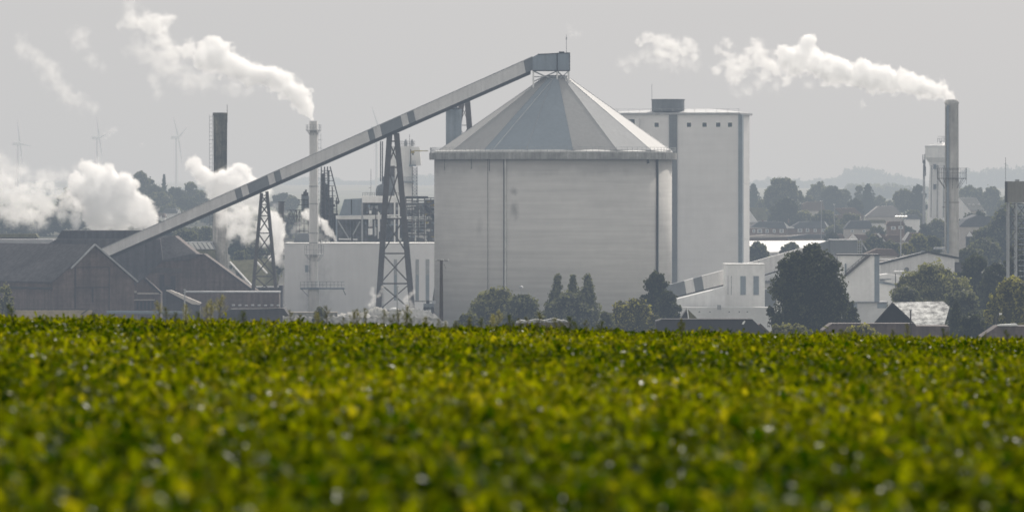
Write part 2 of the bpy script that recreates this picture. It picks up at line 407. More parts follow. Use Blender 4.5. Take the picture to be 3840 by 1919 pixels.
LC = leafmat('foliage_conifer', (.02, .03, .022), (.06, .08, .045), .15, .7, .1)
def tree(px, top, bot, hw, D, kind, mat, label, group=None, seed=0, name=None, s=None, lobes_n=7, cat=None):
    rg = np.random.default_rng(seed * 13 + int(px)); k = D / F
    x = X(px, D); g = float(G(x, D)); zt = Z(top, D); zb = max(Z(bot, D), g + .1); w = hw * k; s = s or .34 * (D / 1000) ** .75
    cat = cat or ('bush' if kind == 'bush' else 'tree')
    nm = name or {'conifer': 'conifer_tree', 'spire': 'conifer_tree', 'bush': 'bush', 'willow': 'willow_tree'}.get(kind, 'leafy_tree')
    o = thing(nm, label, cat, (x, D, g - .1), group)
    h = zt - zb; tk = MB(); tk.tube((x, D, g - .4), (x + .2, D, zb + h * .6), max(.15, w * .09), max(.06, w * .03), 8)
    for i in range(4):
        a = rg.uniform(0, 6.28); z0 = zb + h * (.1 + .12 * i)
        tk.tube((x, D, z0), (x + math.cos(a) * w * .6, D + math.sin(a) * w * .6, z0 + h * .25), max(.08, w * .04), .04, 6)
    tk.build('trunk', BARK, o)
    if kind == 'spire':
        L_ = []
        for i in range(14):
            u = i / 13; rr = w * (.70 - .47 * u) * rg.uniform(.8, 1.15); a = rg.uniform(0, 6.28); of = w * (1 - u) * .42
            L_.append((x + math.cos(a) * of, D + math.sin(a) * of, zb + h * (.08 + .84 * u), rr, rr, rr * rg.uniform(1.0, 1.5)))
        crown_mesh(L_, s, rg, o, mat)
        return o
    if kind == 'conifer':
        Vs = []; Ts = []
        n = int(2.2 * math.pi * w * h / (s * s) * 1.5)
        u = rg.uniform(0, 1, n) ** .8; az = rg.uniform(0, 6.28, n)
        lay = .78 + .22 * np.abs(((u * 9 + .15 * np.sin(az * 3)) % 1) * 2 - 1)
        r = w * (1.02 - u) ** .62 * lay * rg.uniform(.55, 1.08, n) * (1 + .2 * np.sin(az * 3 + u * 9 + seed) + .12 * np.sin(az * 7 - u * 15))
        C = np.stack([x + r * np.cos(az), D + r * np.sin(az), zb + h * u - r * .12], 1)
        Nn = np.stack([np.cos(az), np.sin(az), np.full(n, .5)], 1) + rg.normal(0, .5, (n, 3))
        V = quads(C, Nn, s * rg.uniform(.4, 1., n), rg, .5)
        cv = MB().lathe([(w * .62, zb), (w * .55, zb + h * .35), (w * .3, zb + h * .7), (.05, zt - h * .06)], x, D, 10)
        V2 = np.array([tuple(v) for v in cv.v]); F2 = np.array([f for f in cv.f if len(f) == 4]) + len(V)
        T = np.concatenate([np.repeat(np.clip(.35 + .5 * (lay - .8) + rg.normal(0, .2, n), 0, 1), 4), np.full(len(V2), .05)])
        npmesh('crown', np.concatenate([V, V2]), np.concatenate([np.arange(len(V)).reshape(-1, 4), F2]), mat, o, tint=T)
        return o
    L_ = []
    cz = (zt + zb) / 2
    main = .74 if kind != 'bush' else .62
    L_.append((x, D, zb + h * .46, w * main, w * main, h * .46))
    for i in range(lobes_n):
        a = math.pi * (i + .5) / lobes_n + rg.normal(0, .12); rr = rg.uniform(.24, .43)
        lx = x + math.cos(a) * w * (1 - rr); lz = zb + h * .38 + math.sin(a) * (h * .62 - rr * w * .9)
        ly = D - w * .25 + rg.uniform(-.3, .5) * w
        L_.append((lx, ly, lz, w * rr, w * rr, min(w * rr, h * .35) * rg.uniform(.8, 1.05)))
    for i in range(lobes_n // 2):
        a = rg.uniform(0, 6.28); L_.append((x + math.cos(a) * w * .55, D - w * .5, zb + h * rg.uniform(.2, .6), w * .33, w * .33, min(w * .33, h * .3)))
    for i in range(8):
        a = rg.uniform(-.2, math.pi + .2); q_ = rg.uniform(.10, .17) * w; L_.append((x + math.cos(a) * w * .93, D + rg.uniform(-.4, .2) * w, zb + h * .42 + math.sin(a) * h * .54, q_, q_, q_ * rg.uniform(.7, 1.3)))
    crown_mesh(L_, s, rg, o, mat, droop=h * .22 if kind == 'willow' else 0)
    return o

TG = 'trees and bushes between the beet field and the factory'
tree(1868, 1078, 1300, 112, 1010, 'bush', LO, 'wide ragged bush with olive top in front of the round silo', TG, 1, lobes_n=9)
tree(1960, 1105, 1290, 80, 1000, 'bush', LM, 'lower bush joined to the wide ragged one, on its right side', TG, 2)
tree(2092, 1020, 1290, 66, 1030, 'spire', LM, 'leftmost grey green conifer of the three in front of the silo', TG, 3, lobes_n=9)
tree(2150, 1024, 1290, 66, 1035, 'spire', LM, 'middle grey green conifer of the three in front of the silo', TG, 4)
tree(2204, 1022, 1290, 76, 1028, 'spire', LM, 'rightmost ragged conifer of the three in front of the silo', TG, 5)
tree(2130, 1098, 1290, 95, 1024, 'bush', LM, 'low shrub growing round the foot of the three conifers', TG, 6)
tree(2372, 1112, 1300, 98, 960, 'willow', LY, 'pale olive weeping willow at the right foot of the silo', TG, 7, lobes_n=9)
tree(2462, 1018, 1300, 62, 1000, 'round', LG, 'dark upright tree beside the lower end of the small conveyor', TG, 8, lobes_n=9)
tree(2505, 1090, 1300, 52, 990, 'round', LG, 'dark shorter tree leaning out right of the upright dark one', TG, 9)
tree(3032, 922, 1330, 152, 900, 'round', LG, 'very large round dark green tree in front of the angled conveyor gallery', TG, 10, lobes_n=13)
tree(3188, 1132, 1300, 38, 930, 'bush', LG, 'small dark bush at the right foot of the large round tree', TG, 11)
tree(3500, 996, 1230, 150, 1020, 'bush', LO, 'broad greyish olive bush in front of the gabled shed', TG, 12, lobes_n=10)
tree(3395, 1075, 1230, 70, 990, 'bush', LM, 'grey bush behind the house with the patchy bright roof', TG, 13)
tree(3600, 1085, 1290, 95, 960, 'bush', LM, 'brownish grey bush right of the patchy roofed house', TG, 14)
tree(3655, 960, 1260, 85, 1080, 'round', LG, 'dark tree behind the broad olive bush', TG, 15)
tree(3740, 985, 1300, 80, 1040, 'round', LG, 'dark tree under the metal box on its lattice tower', TG, 16)
tree(3820, 900, 1300, 70, 1060, 'round', LG, 'tall dark tree cut by the right picture edge', TG, 17)
tree(3800, 1045, 1300, 105, 900, 'bush', LY, 'sunlit yellowish bush at the right picture edge', TG, 18, lobes_n=9)
tree(3585, 1128, 1300, 42, 880, 'conifer', LG, 'narrow dark conifer touching the patchy bright roof', TG, 19)
tree(3640, 1180, 1300, 60, 860, 'bush', LG, 'low dark bush beside the narrow conifer', TG, 20)
tree(22, 1068, 1300, 36, 1000, 'bush', LO, 'olive bush at the left picture edge in front of the brick barn', TG, 21)
tree(2960, 1215, 1330, 95, 760, 'bush', LO, 'low faded bush under the large round dark tree', TG, 22)
tree(3230, 1215, 1330, 75, 760, 'bush', LY, 'low yellowish bush in front of the long dark roof', TG, 23)
tree(1760, 1175, 1300, 60, 900, 'bush', LM, 'low scrubby bush left of the wide ragged bush', TG, 24)
tree(2270, 1170, 1300, 40, 930, 'bush', LM, 'scrubby bush between the conifers and the willow', TG, 25)
tree(1200, 1150, 1300, 30, 880, 'bush', LM, 'small scrubby bush at the foot of the pale chimney', TG, 26)
TM = 'trees among the houses of the town'
mid = [(2825, 690, 900, 50, 2000, 'conifer', LC, 'dark pointed tree touching the tall block on its right'),
 (2935, 664, 860, 78, 1900, 'round', LM, 'biggest round hazy tree above the row of houses'),
 (2945, 745, 905, 62, 1800, 'round', LG, 'darker round tree in front of the biggest hazy tree'),
 (3072, 684, 800, 48, 2050, 'round', LM, 'hazy tree with flat top left of the spruce'),
 (3120, 695, 850, 48, 2000, 'round', LG, 'hazy dark tree in the middle of the town tree group'),
 (3165, 708, 840, 32, 2020, 'round', LM, 'rounded hazy tree at the right of the town tree group'),
 (3255, 690, 810, 46, 2000, 'conifer', LC, 'pointed spruce standing alone above the pale hipped roof'),
 (3222, 695, 790, 20, 2060, 'round', LM, 'thin tree just left of the pointed spruce'),
 (3300, 735, 800, 24, 2050, 'round', LM, 'small hazy tree right of the pointed spruce'),
 (3390, 708, 800, 42, 1950, 'round', LM, 'hazy tree left of the telecom mast'),
 (3445, 692, 850, 36, 1940, 'round', LG, 'dark hazy tree directly behind the telecom mast'),
 (3425, 790, 900, 45, 1800, 'round', LM, 'hazy tree in front of the telecom mast below the water tower'),
 (3090, 790, 900, 55, 1750, 'bush', LM, 'hazy bush between the two thin light poles'),
 (3140, 840, 930, 45, 1700, 'round', LM, 'hazy bush behind the dark gallery head'),
 (3010, 790, 850, 40, 1820, 'bush', LO, 'olive bush beside the darker round tree'),
 (3640, 700, 800, 60, 2000, 'round', LM, 'hazy tree above the roof with three skylights'),
 (3720, 700, 830, 42, 1990, 'round', LM, 'round hazy tree right of the roof with three skylights'),
 (3790, 735, 860, 60, 1900, 'round', LM, 'hazy tree left of the metal box at the picture edge'),
 (3665, 800, 980, 90, 1650, 'round', LG, 'broad dark tree right of the grey chimney'),
 (3780, 770, 1010, 80, 1500, 'round', LM, 'wide brown hazy tree behind the lattice tower'),
 (3690, 895, 1010, 70, 1400, 'round', LM, 'rounded hazy tree right of the grey chimney foot'),
 (3445, 878, 990, 42, 1420, 'round', LO, 'sunlit olive tree behind the gabled shed'),
 (3490, 885, 985, 44, 1430, 'round', LM, 'grey green tree left of the grey chimney foot'),
 (3400, 915, 960, 30, 1410, 'bush', LY, 'small yellow bush over the gabled shed roof'),
 (2840, 908, 1010, 42, 1450, 'bush', LM, 'hazy bush against the white warehouse right of the block'),
 (2965, 910, 990, 42, 1450, 'bush', LM, 'hazy bush in front of the white warehouse above the gallery'),
 (3280, 880, 980, 40, 1500, 'bush', LM, 'hazy bush among the small gabled roofs'),
 (3340, 905, 990, 45, 1480, 'bush', LM, 'hazy bush beside the lamp pole with four heads'),
 (3190, 800, 900, 45, 1720, 'bush', LM, 'hazy bush below the roof with the bright strip')]
mid += [(2870, 745, 880, 40, 1950, 'round', LM, 'hazy tree between the pointed tree and the biggest round tree'),
 (3035, 735, 830, 34, 1960, 'round', LM, 'hazy tree right of the biggest round tree'), (3205, 745, 830, 34, 1900, 'bush', LG, 'hazy bush left of the spruce foot'),
 (3345, 755, 810, 44, 2080, 'bush', LM, 'long hazy bush behind the wide pale hipped roof'), (3400, 850, 930, 36, 1680, 'bush', LG, 'hazy bush right of the brick house'),
 (3290, 850, 920, 42, 1640, 'bush', LM, 'hazy bush left of the brick house with two windows'), (3120, 870, 940, 30, 1600, 'bush', LG, 'hazy bush behind the right thin light pole'),
 (3230, 905, 990, 36, 1440, 'bush', LM, 'hazy bush right of the stair beside the dark gallery head'), (3700, 850, 980, 70, 1500, 'round', LM, 'hazy rounded tree in the dark wood right of the grey chimney'),
 (3640, 930, 1020, 60, 1300, 'bush', LM, 'hazy bush at the end of the gabled shed'), (3840, 850, 1040, 60, 1350, 'round', LM, 'hazy tree at the picture edge behind the lattice tower'),
 (3560, 700, 830, 50, 2050, 'round', LM, 'hazy tree behind the grey chimney and water tower'), (2900, 800, 850, 36, 1880, 'bush', LG, 'hazy bush over the left half of the row house')]
for i, (a_, b_, c_, d_, e_, k_, m_, l_) in enumerate(mid): tree(a_, b_, c_, d_, e_, k_, m_, l_, TM, 40 + i, lobes_n=8)
TB = 'hazy trees on the rise behind the barns'
lf = [(528, 642, 880, 44, 1950, 'round', LM, 'highest tuft of the hazy wood behind the barns'), (480, 690, 880, 40, 1980, 'round', LM, 'left shoulder tree of the hazy wood, beside the steam'),
 (615, 655, 880, 20, 1960, 'conifer', LC, 'narrow pointed tree in the hazy wood behind the barns'), (580, 690, 880, 50, 1940, 'round', LG, 'dark tree below the narrow pointed tree'),
 (660, 700, 880, 50, 1930, 'round', LG, 'dark tree in the middle of the hazy wood'), (715, 682, 880, 36, 1960, 'round', LM, 'second tuft of the hazy wood, near the turbine tower'),
 (755, 715, 880, 40, 1940, 'round', LM, 'right end tree of the hazy wood behind the barns'), (640, 770, 900, 70, 1850, 'round', LM, 'low tree in front of the hazy wood above the gallery'),
 (550, 760, 900, 70, 1840, 'round', LG, 'low dark tree at the left front of the hazy wood'), (1060, 722, 800, 44, 2000, 'round', LG, 'hazy tree seen under the gallery right of the lattice trestle'),
 (1095, 735, 800, 30, 1990, 'round', LM, 'small hazy tree left of the pale chimney'),
 (60, 790, 930, 70, 1700, 'round', LM, 'dark tree behind the leftmost steam bank'), (170, 800, 930, 80, 1720, 'round', LG, 'dark tree showing between the two steam banks'),
 (290, 700, 930, 90, 1740, 'round', LM, 'dark tree behind the big steam bank'), (20, 770, 930, 60, 1760, 'round', LG, 'dark tree at the left picture edge behind steam'),
 (890, 880, 990, 32, 1500, 'round', LC, 'blue hazy tree under the gallery right of the old chimney'), (880, 780, 900, 80, 1800, 'round', LM, 'hazy tree veiled by steam behind the old chimney'),
 (700, 850, 950, 70, 1600, 'round', LM, 'hazy tree behind the small hall with the ribbed roof')]
lf += [(500, 740, 900, 60, 1900, 'round', LG, 'dark hazy tree close to the big steam bank'), (600, 720, 900, 60, 1900, 'round', LM, 'rounded hazy tree under the narrow pointed tree'),
 (700, 740, 900, 60, 1890, 'round', LG, 'dark hazy tree just above the gallery'), (790, 760, 900, 50, 1900, 'round', LM, 'hazy tree beside the steam round the old chimney'),
 (560, 668, 880, 32, 1955, 'round', LG, 'dark tuft right of the highest tuft of the hazy wood'), (690, 860, 960, 60, 1500, 'bush', LM, 'hazy bush under the gallery left of the old chimney'),
 (600, 830, 940, 60, 1550, 'bush', LG, 'dark hazy bush under the lower gallery')]
for i, (a_, b_, c_, d_, e_, k_, m_, l_) in enumerate(lf): tree(a_, b_, c_, d_, e_, k_, m_, l_, TB, 80 + i, lobes_n=7)

def wood(name, label, prof, D, mat, s=2.6, seed=0, dep=250):
    rg = np.random.default_rng(seed); L_ = []
    k = D / F; step = 22
    px = prof[0][0]
    while px < prof[-1][0]:
        top = np.interp(px, [p[0] for p in prof], [p[1] for p in prof]) + rg.uniform(-4, 7)
        for r_ in range(3):
            d = D + r_ * dep / 3 + rg.uniform(-20, 20); x = X(px + rg.uniform(-9, 9), d); g = float(G(x, d)); zt = Z(top + r_ * -1, d)
            h = max(zt - g, 3); w = rg.uniform(15, 24) * k; L_.append((x, d, g + h * .5, w, w, h * .5))
        px += rg.uniform(.6, 1.3) * step
    return prop(crown_mesh(L_, s, rg, None, mat, name, dens=.9), label, 'woodland', kind='stuff')
wood('distant_woods', 'pale hazy woodland on the far ridge right of the tall block', [(2790, 690), (2880, 672), (3000, 678), (3090, 672), (3150, 668), (3172, 634), (3230, 626), (3290, 638), (3330, 652), (3400, 668), (3460, 672)], 5200, LM, 2.8, 3)
wood('distant_woods', 'pale hazy woodland on the far ridge right of the grey chimney', [(3590, 640), (3640, 632), (3660, 652), (3700, 640), (3760, 632), (3800, 626), (3860, 640), (3950, 640)], 5000, LM, 2.8, 4)
wood('distant_woods', 'pale hazy woodland on the far ridge between pale chimney and silo', [(1080, 680), (1190, 660), (1260, 676), (1300, 700), (1370, 684), (1420, 674), (1500, 672), (1570, 660), (1640, 655), (1720, 660)], 5600, LM, 2.8, 5)
wood('distant_woods', 'faint wooded line at the left below the wind turbines', [(-60, 745), (100, 742), (300, 748), (460, 740), (700, 720), (860, 700)], 4200, LM, 2.4, 6)
wood('distant_woods', 'nearer hazy hedge line in front of the right hand ridge', [(3180, 690), (3260, 700), (3340, 690), (3420, 700), (3500, 702), (3600, 700)], 3300, LM, 1.8, 7)

# ------------------------------------------------------------------ round silo
SD = 1185.; SX = X(2074, SD); SR = 24.75; k_ = SD / F
zr0, zr1 = Z(599, SD), Z(574, SD); za = Z(283, SD)
silo = thing('storage_silo', 'huge round concrete silo with faceted conical roof, centre of the factory', 'silo', (SX, SD, 0))
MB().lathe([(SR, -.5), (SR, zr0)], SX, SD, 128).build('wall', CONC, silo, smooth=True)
MB().lathe([(SR - .2, zr0 + .003), (25.8, zr0 + .003), (25.8, zr1), (SR - .6, zr1)], SX, SD, 96).build('roof_ring', CONC_RIM, silo, smooth=False)
MB().lathe([(24.9, zr1 + .003), (24.9, zr1 + .3), (24.2, zr1 + .55)], SX, SD, 96).build('flashing', ROOFW, silo)
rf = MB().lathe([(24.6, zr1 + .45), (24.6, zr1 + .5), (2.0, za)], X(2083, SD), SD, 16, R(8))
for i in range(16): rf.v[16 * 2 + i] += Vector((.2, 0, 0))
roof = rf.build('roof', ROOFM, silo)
RM = [pm('roof_shade', (.27, .31, .345), .8, .05, .15, streak=.05, spec=.2), pm('roof_dim', (.36, .36, .355), .8, .05, .15, streak=.05, spec=.2), pm('roof_half_lit', (.44, .44, .435), .8, .05, .15, streak=.05, spec=.2), pm('roof_lit', (.44, .445, .45), .85, .05, .15, streak=.06, spec=.4), pm('roof_sunlit', (.66, .65, .64), .8, .04, .15, streak=.04, spec=.5)]  # facet tones paint in sun and shade: bluish dim front, pale right side
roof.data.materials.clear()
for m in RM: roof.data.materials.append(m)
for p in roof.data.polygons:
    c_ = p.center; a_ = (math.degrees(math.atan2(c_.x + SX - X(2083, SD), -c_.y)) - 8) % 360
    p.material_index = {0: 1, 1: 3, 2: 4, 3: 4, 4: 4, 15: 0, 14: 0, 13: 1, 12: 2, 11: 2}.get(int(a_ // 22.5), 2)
m = MB()
for i in range(16):
    a_ = R(8 + 22.5 * i); m.bar((X(2083, SD) + 24.6 * math.sin(a_), SD - 24.6 * math.cos(a_), zr1 + .52), (X(2083, SD) + 2.1 * math.sin(a_) + .15, SD - 2.1 * math.cos(a_), za), .07)
m.build('roof_seam', GALV, silo)
rl = MB()
for i in range(120):
    t = 2 * math.pi * i / 120; p = Vector((SX + 25.6 * math.sin(t), SD - 25.6 * math.cos(t), zr1)); t2 = t + 2 * math.pi / 120
    q = Vector((SX + 25.6 * math.sin(t2), SD - 25.6 * math.cos(t2), zr1))
    rl.bar(p, p + Vector((0, 0, 1.1)), .07)
    for h in (.55, 1.08): rl.bar(p + Vector((0, 0, h)), q + Vector((0, 0, h)), .05)
rl.build('railing', GALV, silo)
for px, r_, bot, mt in ((1897, .16, 1110, ROOFW), (1892.5, .13, 1110, BEAM), (1833, .05, 1200, STEEL), (2455, .22, 1110, BEAM), (2459, .1, 1110, GALV)):
    th = math.asin((px - 2074) / 445.5); x = SX + (SR + .25) * math.sin(th); y = SD - (SR + .25) * math.cos(th)
    MB().tube((x, y, Z(bot, SD - 20)), (x, y, zr0), r_, n=8).build('downpipe', mt, silo)
for px, l in ((1670, 2.2), (1770, 2.0), (1837, 2.4)):
    th = math.asin((px - 2074) / 445.5); x = SX + (SR + .02) * math.sin(th); y = SD - (SR + .02) * math.cos(th)
    MB().tube((x, y, zr0 - l), (x, y, zr0), .06, n=6).build('drain_spout', BEAM, silo)
MB().box(X(2416, SD), X(2424, SD), SD - 24.6, SD - 20.6, zr0 - .9, zr0 - .1).build('bracket', BEAM, silo)
th0, th1 = R(60.5), R(66)
# conduit line lying on the roof, apex to ring
MB().bar((X(2087, SD), SD - 1.9, za + .1), (X(1852, SD), SD - 21.7, zr1 + .7), .07).build('roof_cable', ROOFW, silo)
# head house
hz0, hz1 = Z(267, SD), Z(200, SD)
head = thing('conveyor_head_house', 'blue grey ribbed sheet cabin on stilts at the tip of the silo roof', 'cabin', (X(2066, SD), SD, hz0))
MB().poly([(X(1997, SD), hz0), (X(2089, SD), hz0), (X(2089, SD), Z(200.5, SD)), (X(2045, SD), Z(203, SD)), (X(2016, SD), Z(206, SD)), (X(1997, SD), Z(216, SD))], SD - 3.2, SD + 3.2).build('cladding', BLUE, head)
MB().poly([(X(2089.2, SD), hz0), (X(2136, SD), hz0), (X(2136, SD), hz1), (X(2089.2, SD), Z(200.5, SD))], SD - 3.3, SD + 3.3).build('cladding', BLUE, head)
MB().box(X(2096, SD), X(2116, SD), SD - 2, SD + 2, hz1, hz1 + .3).build('roof_hatch', BEAM, head)
m = MB().bar((X(1997, SD), SD - 3.35, hz0), (X(2136, SD), SD - 3.35, hz0), .22); m.bar((X(2089, SD), SD - 3.4, hz0), (X(2089, SD), SD - 3.4, hz1), .2); m.bar((X(2136, SD), SD - 3.4, hz0), (X(2136, SD), SD - 3.4, hz1), .15)
m.bar((X(2016, SD), SD - 3.35, Z(205.5, SD)), (X(2136, SD), SD - 3.35, hz1), .15)
m.build('trim', BEAM, head)
def legz(x, y):
    r = math.hypot(x - X(2085, SD), y - SD); return za - (max(r, 2) - 2) / 22.6 * (za - zr1 - .5) - .2
for sy in (-3, 3):
    xs_ = [X(2000, SD), X(2089, SD), X(2132, SD)]
    for x in xs_:
        MB().bar((x, SD + sy, legz(x, SD + sy)), (x, SD + sy, hz0), .32).build('leg', WHITE, head)
    for a_, b_ in ((0, 1), (1, 2)):
        m = MB(); m.bar((xs_[a_], SD + sy, hz0 - 2.2), (xs_[b_], SD + sy, hz0), .16); m.bar((xs_[b_], SD + sy, hz0 - 2.2), (xs_[a_], SD + sy, hz0), .16)
        m.bar((xs_[a_], SD + sy, hz0 - 1.2), (xs_[b_], SD + sy, hz0 - 1.2), .1); m.build('brace', GALV, head)
m = MB(); m.tube((X(2124, SD), SD, hz1), (X(2124, SD), SD, Z(130, SD)), .07, .04, 6); m.tube((X(2124, SD), SD, Z(150, SD)), (X(2124, SD), SD, Z(140, SD)), .12, n=6)
m.build('antenna', GALV, head)

# ------------------------------------------------------------------ long inclined gallery
D0, D1 = 1185., 1182.
def gd(px): return D0 + (1997 - px) / (1997 - 373) * (D1 - D0)
def gt(px): return 215 + (1997 - px) * .4452
def gb(px): return 276 + (1997 - px) * .4385
gal = thing('conveyor_gallery', 'long pale enclosed conveyor gallery climbing from the brick barns to the silo tip', 'conveyor', (X(900, 1237), 1237, 0))
segs = [(330, 881, 0), (881, 904, 1), (904, 928, 0), (928, 1004, 1), (1004, 1027, 0), (1027, 1050, 1), (1050, 1379, 0), (1379, 1400, 1), (1400, 1425, 0), (1425, 1503, 1), (1503, 1526, 0), (1526, 1551, 1), (1551, 1675, 0), (1675, 1963, 0), (1963, 1997, 1)]
for a_, b_, dk in segs:
    q = []
    for zsel in (0, 1):
        for px, yo in ((a_, 0), (b_, 0), (b_, 4.2), (a_, 4.2)):
            pp = px if zsel else px + 9
            if zsel == 0 and px == 1997: pp = 1997
            D = gd(px); p = W(pp, gt(pp) if zsel else gb(pp) - 13, D); q.append((p.x, p.y + yo - 2.1, p.z))
    MB().hexa(q).build('cladding_panel', SHEETD if dk else SHEET, gal, label='dark grey cladding section' if dk else None)
q = []
for f_, g_ in ((gb, 0.), (lambda p: gb(p) - 13.2, 0.)):
    for px, yo in ((360, -1.7), (1990, -1.7), (1990, 1.7), (360, 1.7)):
        p = W(px, f_(px), gd(px)); q.append((p.x, p.y + yo, p.z))
MB().hexa(q).build('truss_beam', BEAM, gal)
m = MB()
for a_, b_ in ((330, 1997),):
    p = W(a_, gt(a_) - 1.5, gd(a_)); q = W(b_, gt(b_) - 1.5, gd(b_)); m.bar(p - Vector((0, 2.15, 0)), q - Vector((0, 2.15, 0)), .15)
m.build('roof_edge', GALV, gal)

def trestle(label, legs, D, lw, brace_ys, mat, hw=.25, dy=3.):
    """legs: list of (px_top, py_top, px_bot, py_bot)"""
    cx = sum(l[2] for l in legs) / len(legs)
    o = thing('trestle_support', label, 'support', (X(cx, D), D, 0), 'trestles carrying the long gallery')
    def at(l, py):
        u = (py - l[1]) / (l[3] - l[1]); return l[0] + (l[2] - l[0]) * u
    yb = HY + CZ * F / D + 3
    for s_ in (-1, 1):
        for l in legs:
            p = W(l[0], l[1], D); q = W(at(l, yb), yb, D); p.y += s_ * dy * .35; q.y += s_ * dy
            MB().bar(p, q, lw, lw).build('leg', mat, o)
        m = MB()
        for y_ in brace_ys:
            a = W(at(legs[0], y_), y_, D); b = W(at(legs[1], y_), y_, D); a.y += s_ * dy * .7; b.y = a.y; m.bar(a, b, hw * .9)
        m.build('crossbar', mat, o)
        m = MB()
        for y0, y1 in zip(brace_ys[:-1], brace_ys[1:]):
            a = W(at(legs[0], y0), y0, D); b = W(at(legs[1], y1), y1, D); c = W(at(legs[1], y0), y0, D); d = W(at(legs[0], y1), y1, D)
            for v in (a, b, c, d): v.y += s_ * dy * .7
            m.bar(a, b, hw * .7); m.bar(c, d, hw * .7)
        m.build('brace', mat, o)
    return o
trestle('slender lattice trestle under the gallery, left of the pale chimney', [(981, 724, 943, 1157), (1001, 718, 1041, 1152)], gd(990), .6, [733, 767, 809, 874, 954, 1036, 1110, 1200], STEEL, .22, 2.2)
trestle('tall heavy A shaped trestle in front of the white hall', [(1461, 506, 1419, 1157), (1487, 500, 1545, 1152)], gd(1475), 1.15, [530, 628, 820, 950, 1063, 1165, 1240], STEEL, .32, 1.6)
trestle('dark trestle legs at the left shoulder of the silo roof', [(1733, 372, 1700, 620), (1752, 372, 1772, 620)], 1216., 1.2, [395, 470, 560], STEEL, .15, 1.2)
sh = thing('transfer_tower', 'blue grey sheet shaft under the gallery left of the silo roof', 'tower', (X(1700, 1212), 1212, 0))
D = 1206.
MB().pbox(1672, 1702, 409, 1000, D, 3.).build('cladding', BLUE, sh)
MB().pbox(1702.2, 1731, 409, 1000, D + .5, 2.4).build('cladding', BLUE, sh)
MB().ppoly([(1659, 366), (1694, 364), (1694, 372), (1719, 408), (1659, 409)], D - 3.5, 6.2).build('chute_housing', BLUE, sh)
m = MB(); m.bar(W(1675, 367, D - 3.6), W(1715, 405, D - 3.6), .2); m.bar(W(1659, 409, D - 3.6), W(1722, 409, D - 3.6), .2); m.bar(W(1659, 366, D - 3.6), W(1659, 409, D - 3.6), .2); m.bar(W(1659, 365, D - 3.6), W(1694, 364, D - 3.6), .25)
m.build('trim', BEAM, sh)

# ------------------------------------------------------------------ tall block behind the silo
D = 1300.
fr = frame(2769, D, -11.)    # local x along front (negative = left), y = depth
bl = thing('silo_block', 'tall flat roofed pale concrete block standing behind the round silo', 'building', (X(2600, D), D + 8, 0))
zt = Z(430, D); kk = D / F
MB(fr).box(-33, 0, 0, 17, -.5, zt).build('wall', CONC2, bl)
MB(fr).box(-33.5, .6, -.5, 17.5, zt + .003, zt + .45).build('roof_edge', GALV, bl)
MB(fr).add([(-33.5, -.5, zt + .46), (.6, -.5, zt + .46), (.6, 17.5, zt + .46), (-33.5, 17.5, zt + .46), (-16, 8, zt + 1.5), (-8, 8, zt + 1.5)], [(0, 1, 5, 4), (1, 2, 5), (2, 3, 4, 5), (3, 0, 4)]).build('roof', GALV, bl)
MB(fr).box(-16., -14.15, -.35, -.003, 0, zt - .003).build('dark_strip', SHEETD, bl, label='dark full height strip')  # dark sheet strip over the full wall height
MB(fr).box(.003, .9, -.2, 2., -.4, zt + .003).build('corner_strip', BLUE, bl, label='blue grey strip at the corner')
m = MB(fr)
for i in range(14): m.bar((-33 + i * 2.55, -.4, zt + .45), (-33 + i * 2.55, -.4, zt + 1.3), .06)
m.bar((-33, -.4, zt + 1.3), (0.3, -.4, zt + 1.3), .05)
m.build('railing', GALV, bl)
for px in (2464, 2585, 2643, 2694, 2738):
    lx = (px - 2769) * kk / math.cos(R(11)) ; f_ = MB(fr).box(lx - .62, lx + .62, -.06, -.003, Z(478, D), Z(457, D)).build('window', WHITE, bl)
    MB(fr).box(lx - .48, lx + .48, -.10, -.063, Z(476, D), Z(460, D)).build('pane', GLASS, f_)
lx = (2365 - 2769) * kk / math.cos(R(11))
f_ = MB(fr).box(lx - 1.6, lx + 2.2, -1.0, -.003, Z(560, D), Z(442, D)).build('bay', CONC2, bl); MB(fr).box(lx - 1.2, lx + 1.2, -1.08, -1.003, Z(474, D), Z(447, D)).build('pane', GLASS, f_)
lx = (2508 - 2769) * kk / math.cos(R(11))
MB().lathe([(3.75, zt + .8), (3.75, Z(374, D)), (3.9, Z(374, D) + .003), (3.9, Z(371, D))], X(2508.5, D), D + 7, 40).build('rooftop_drum', SHEETD, bl)
MB().tube((X(2447, D), D + 6, zt + 1), (X(2447, D), D + 6, Z(314, D)), .06, .04, 6).build('antenna', GALV, bl)
for z_ in (Z(690, D), Z(897, D)): MB(fr).bar((.9, .5, z_), (2.3, 1.5, z_), .12).build('wall_lamp', WHITE, bl)

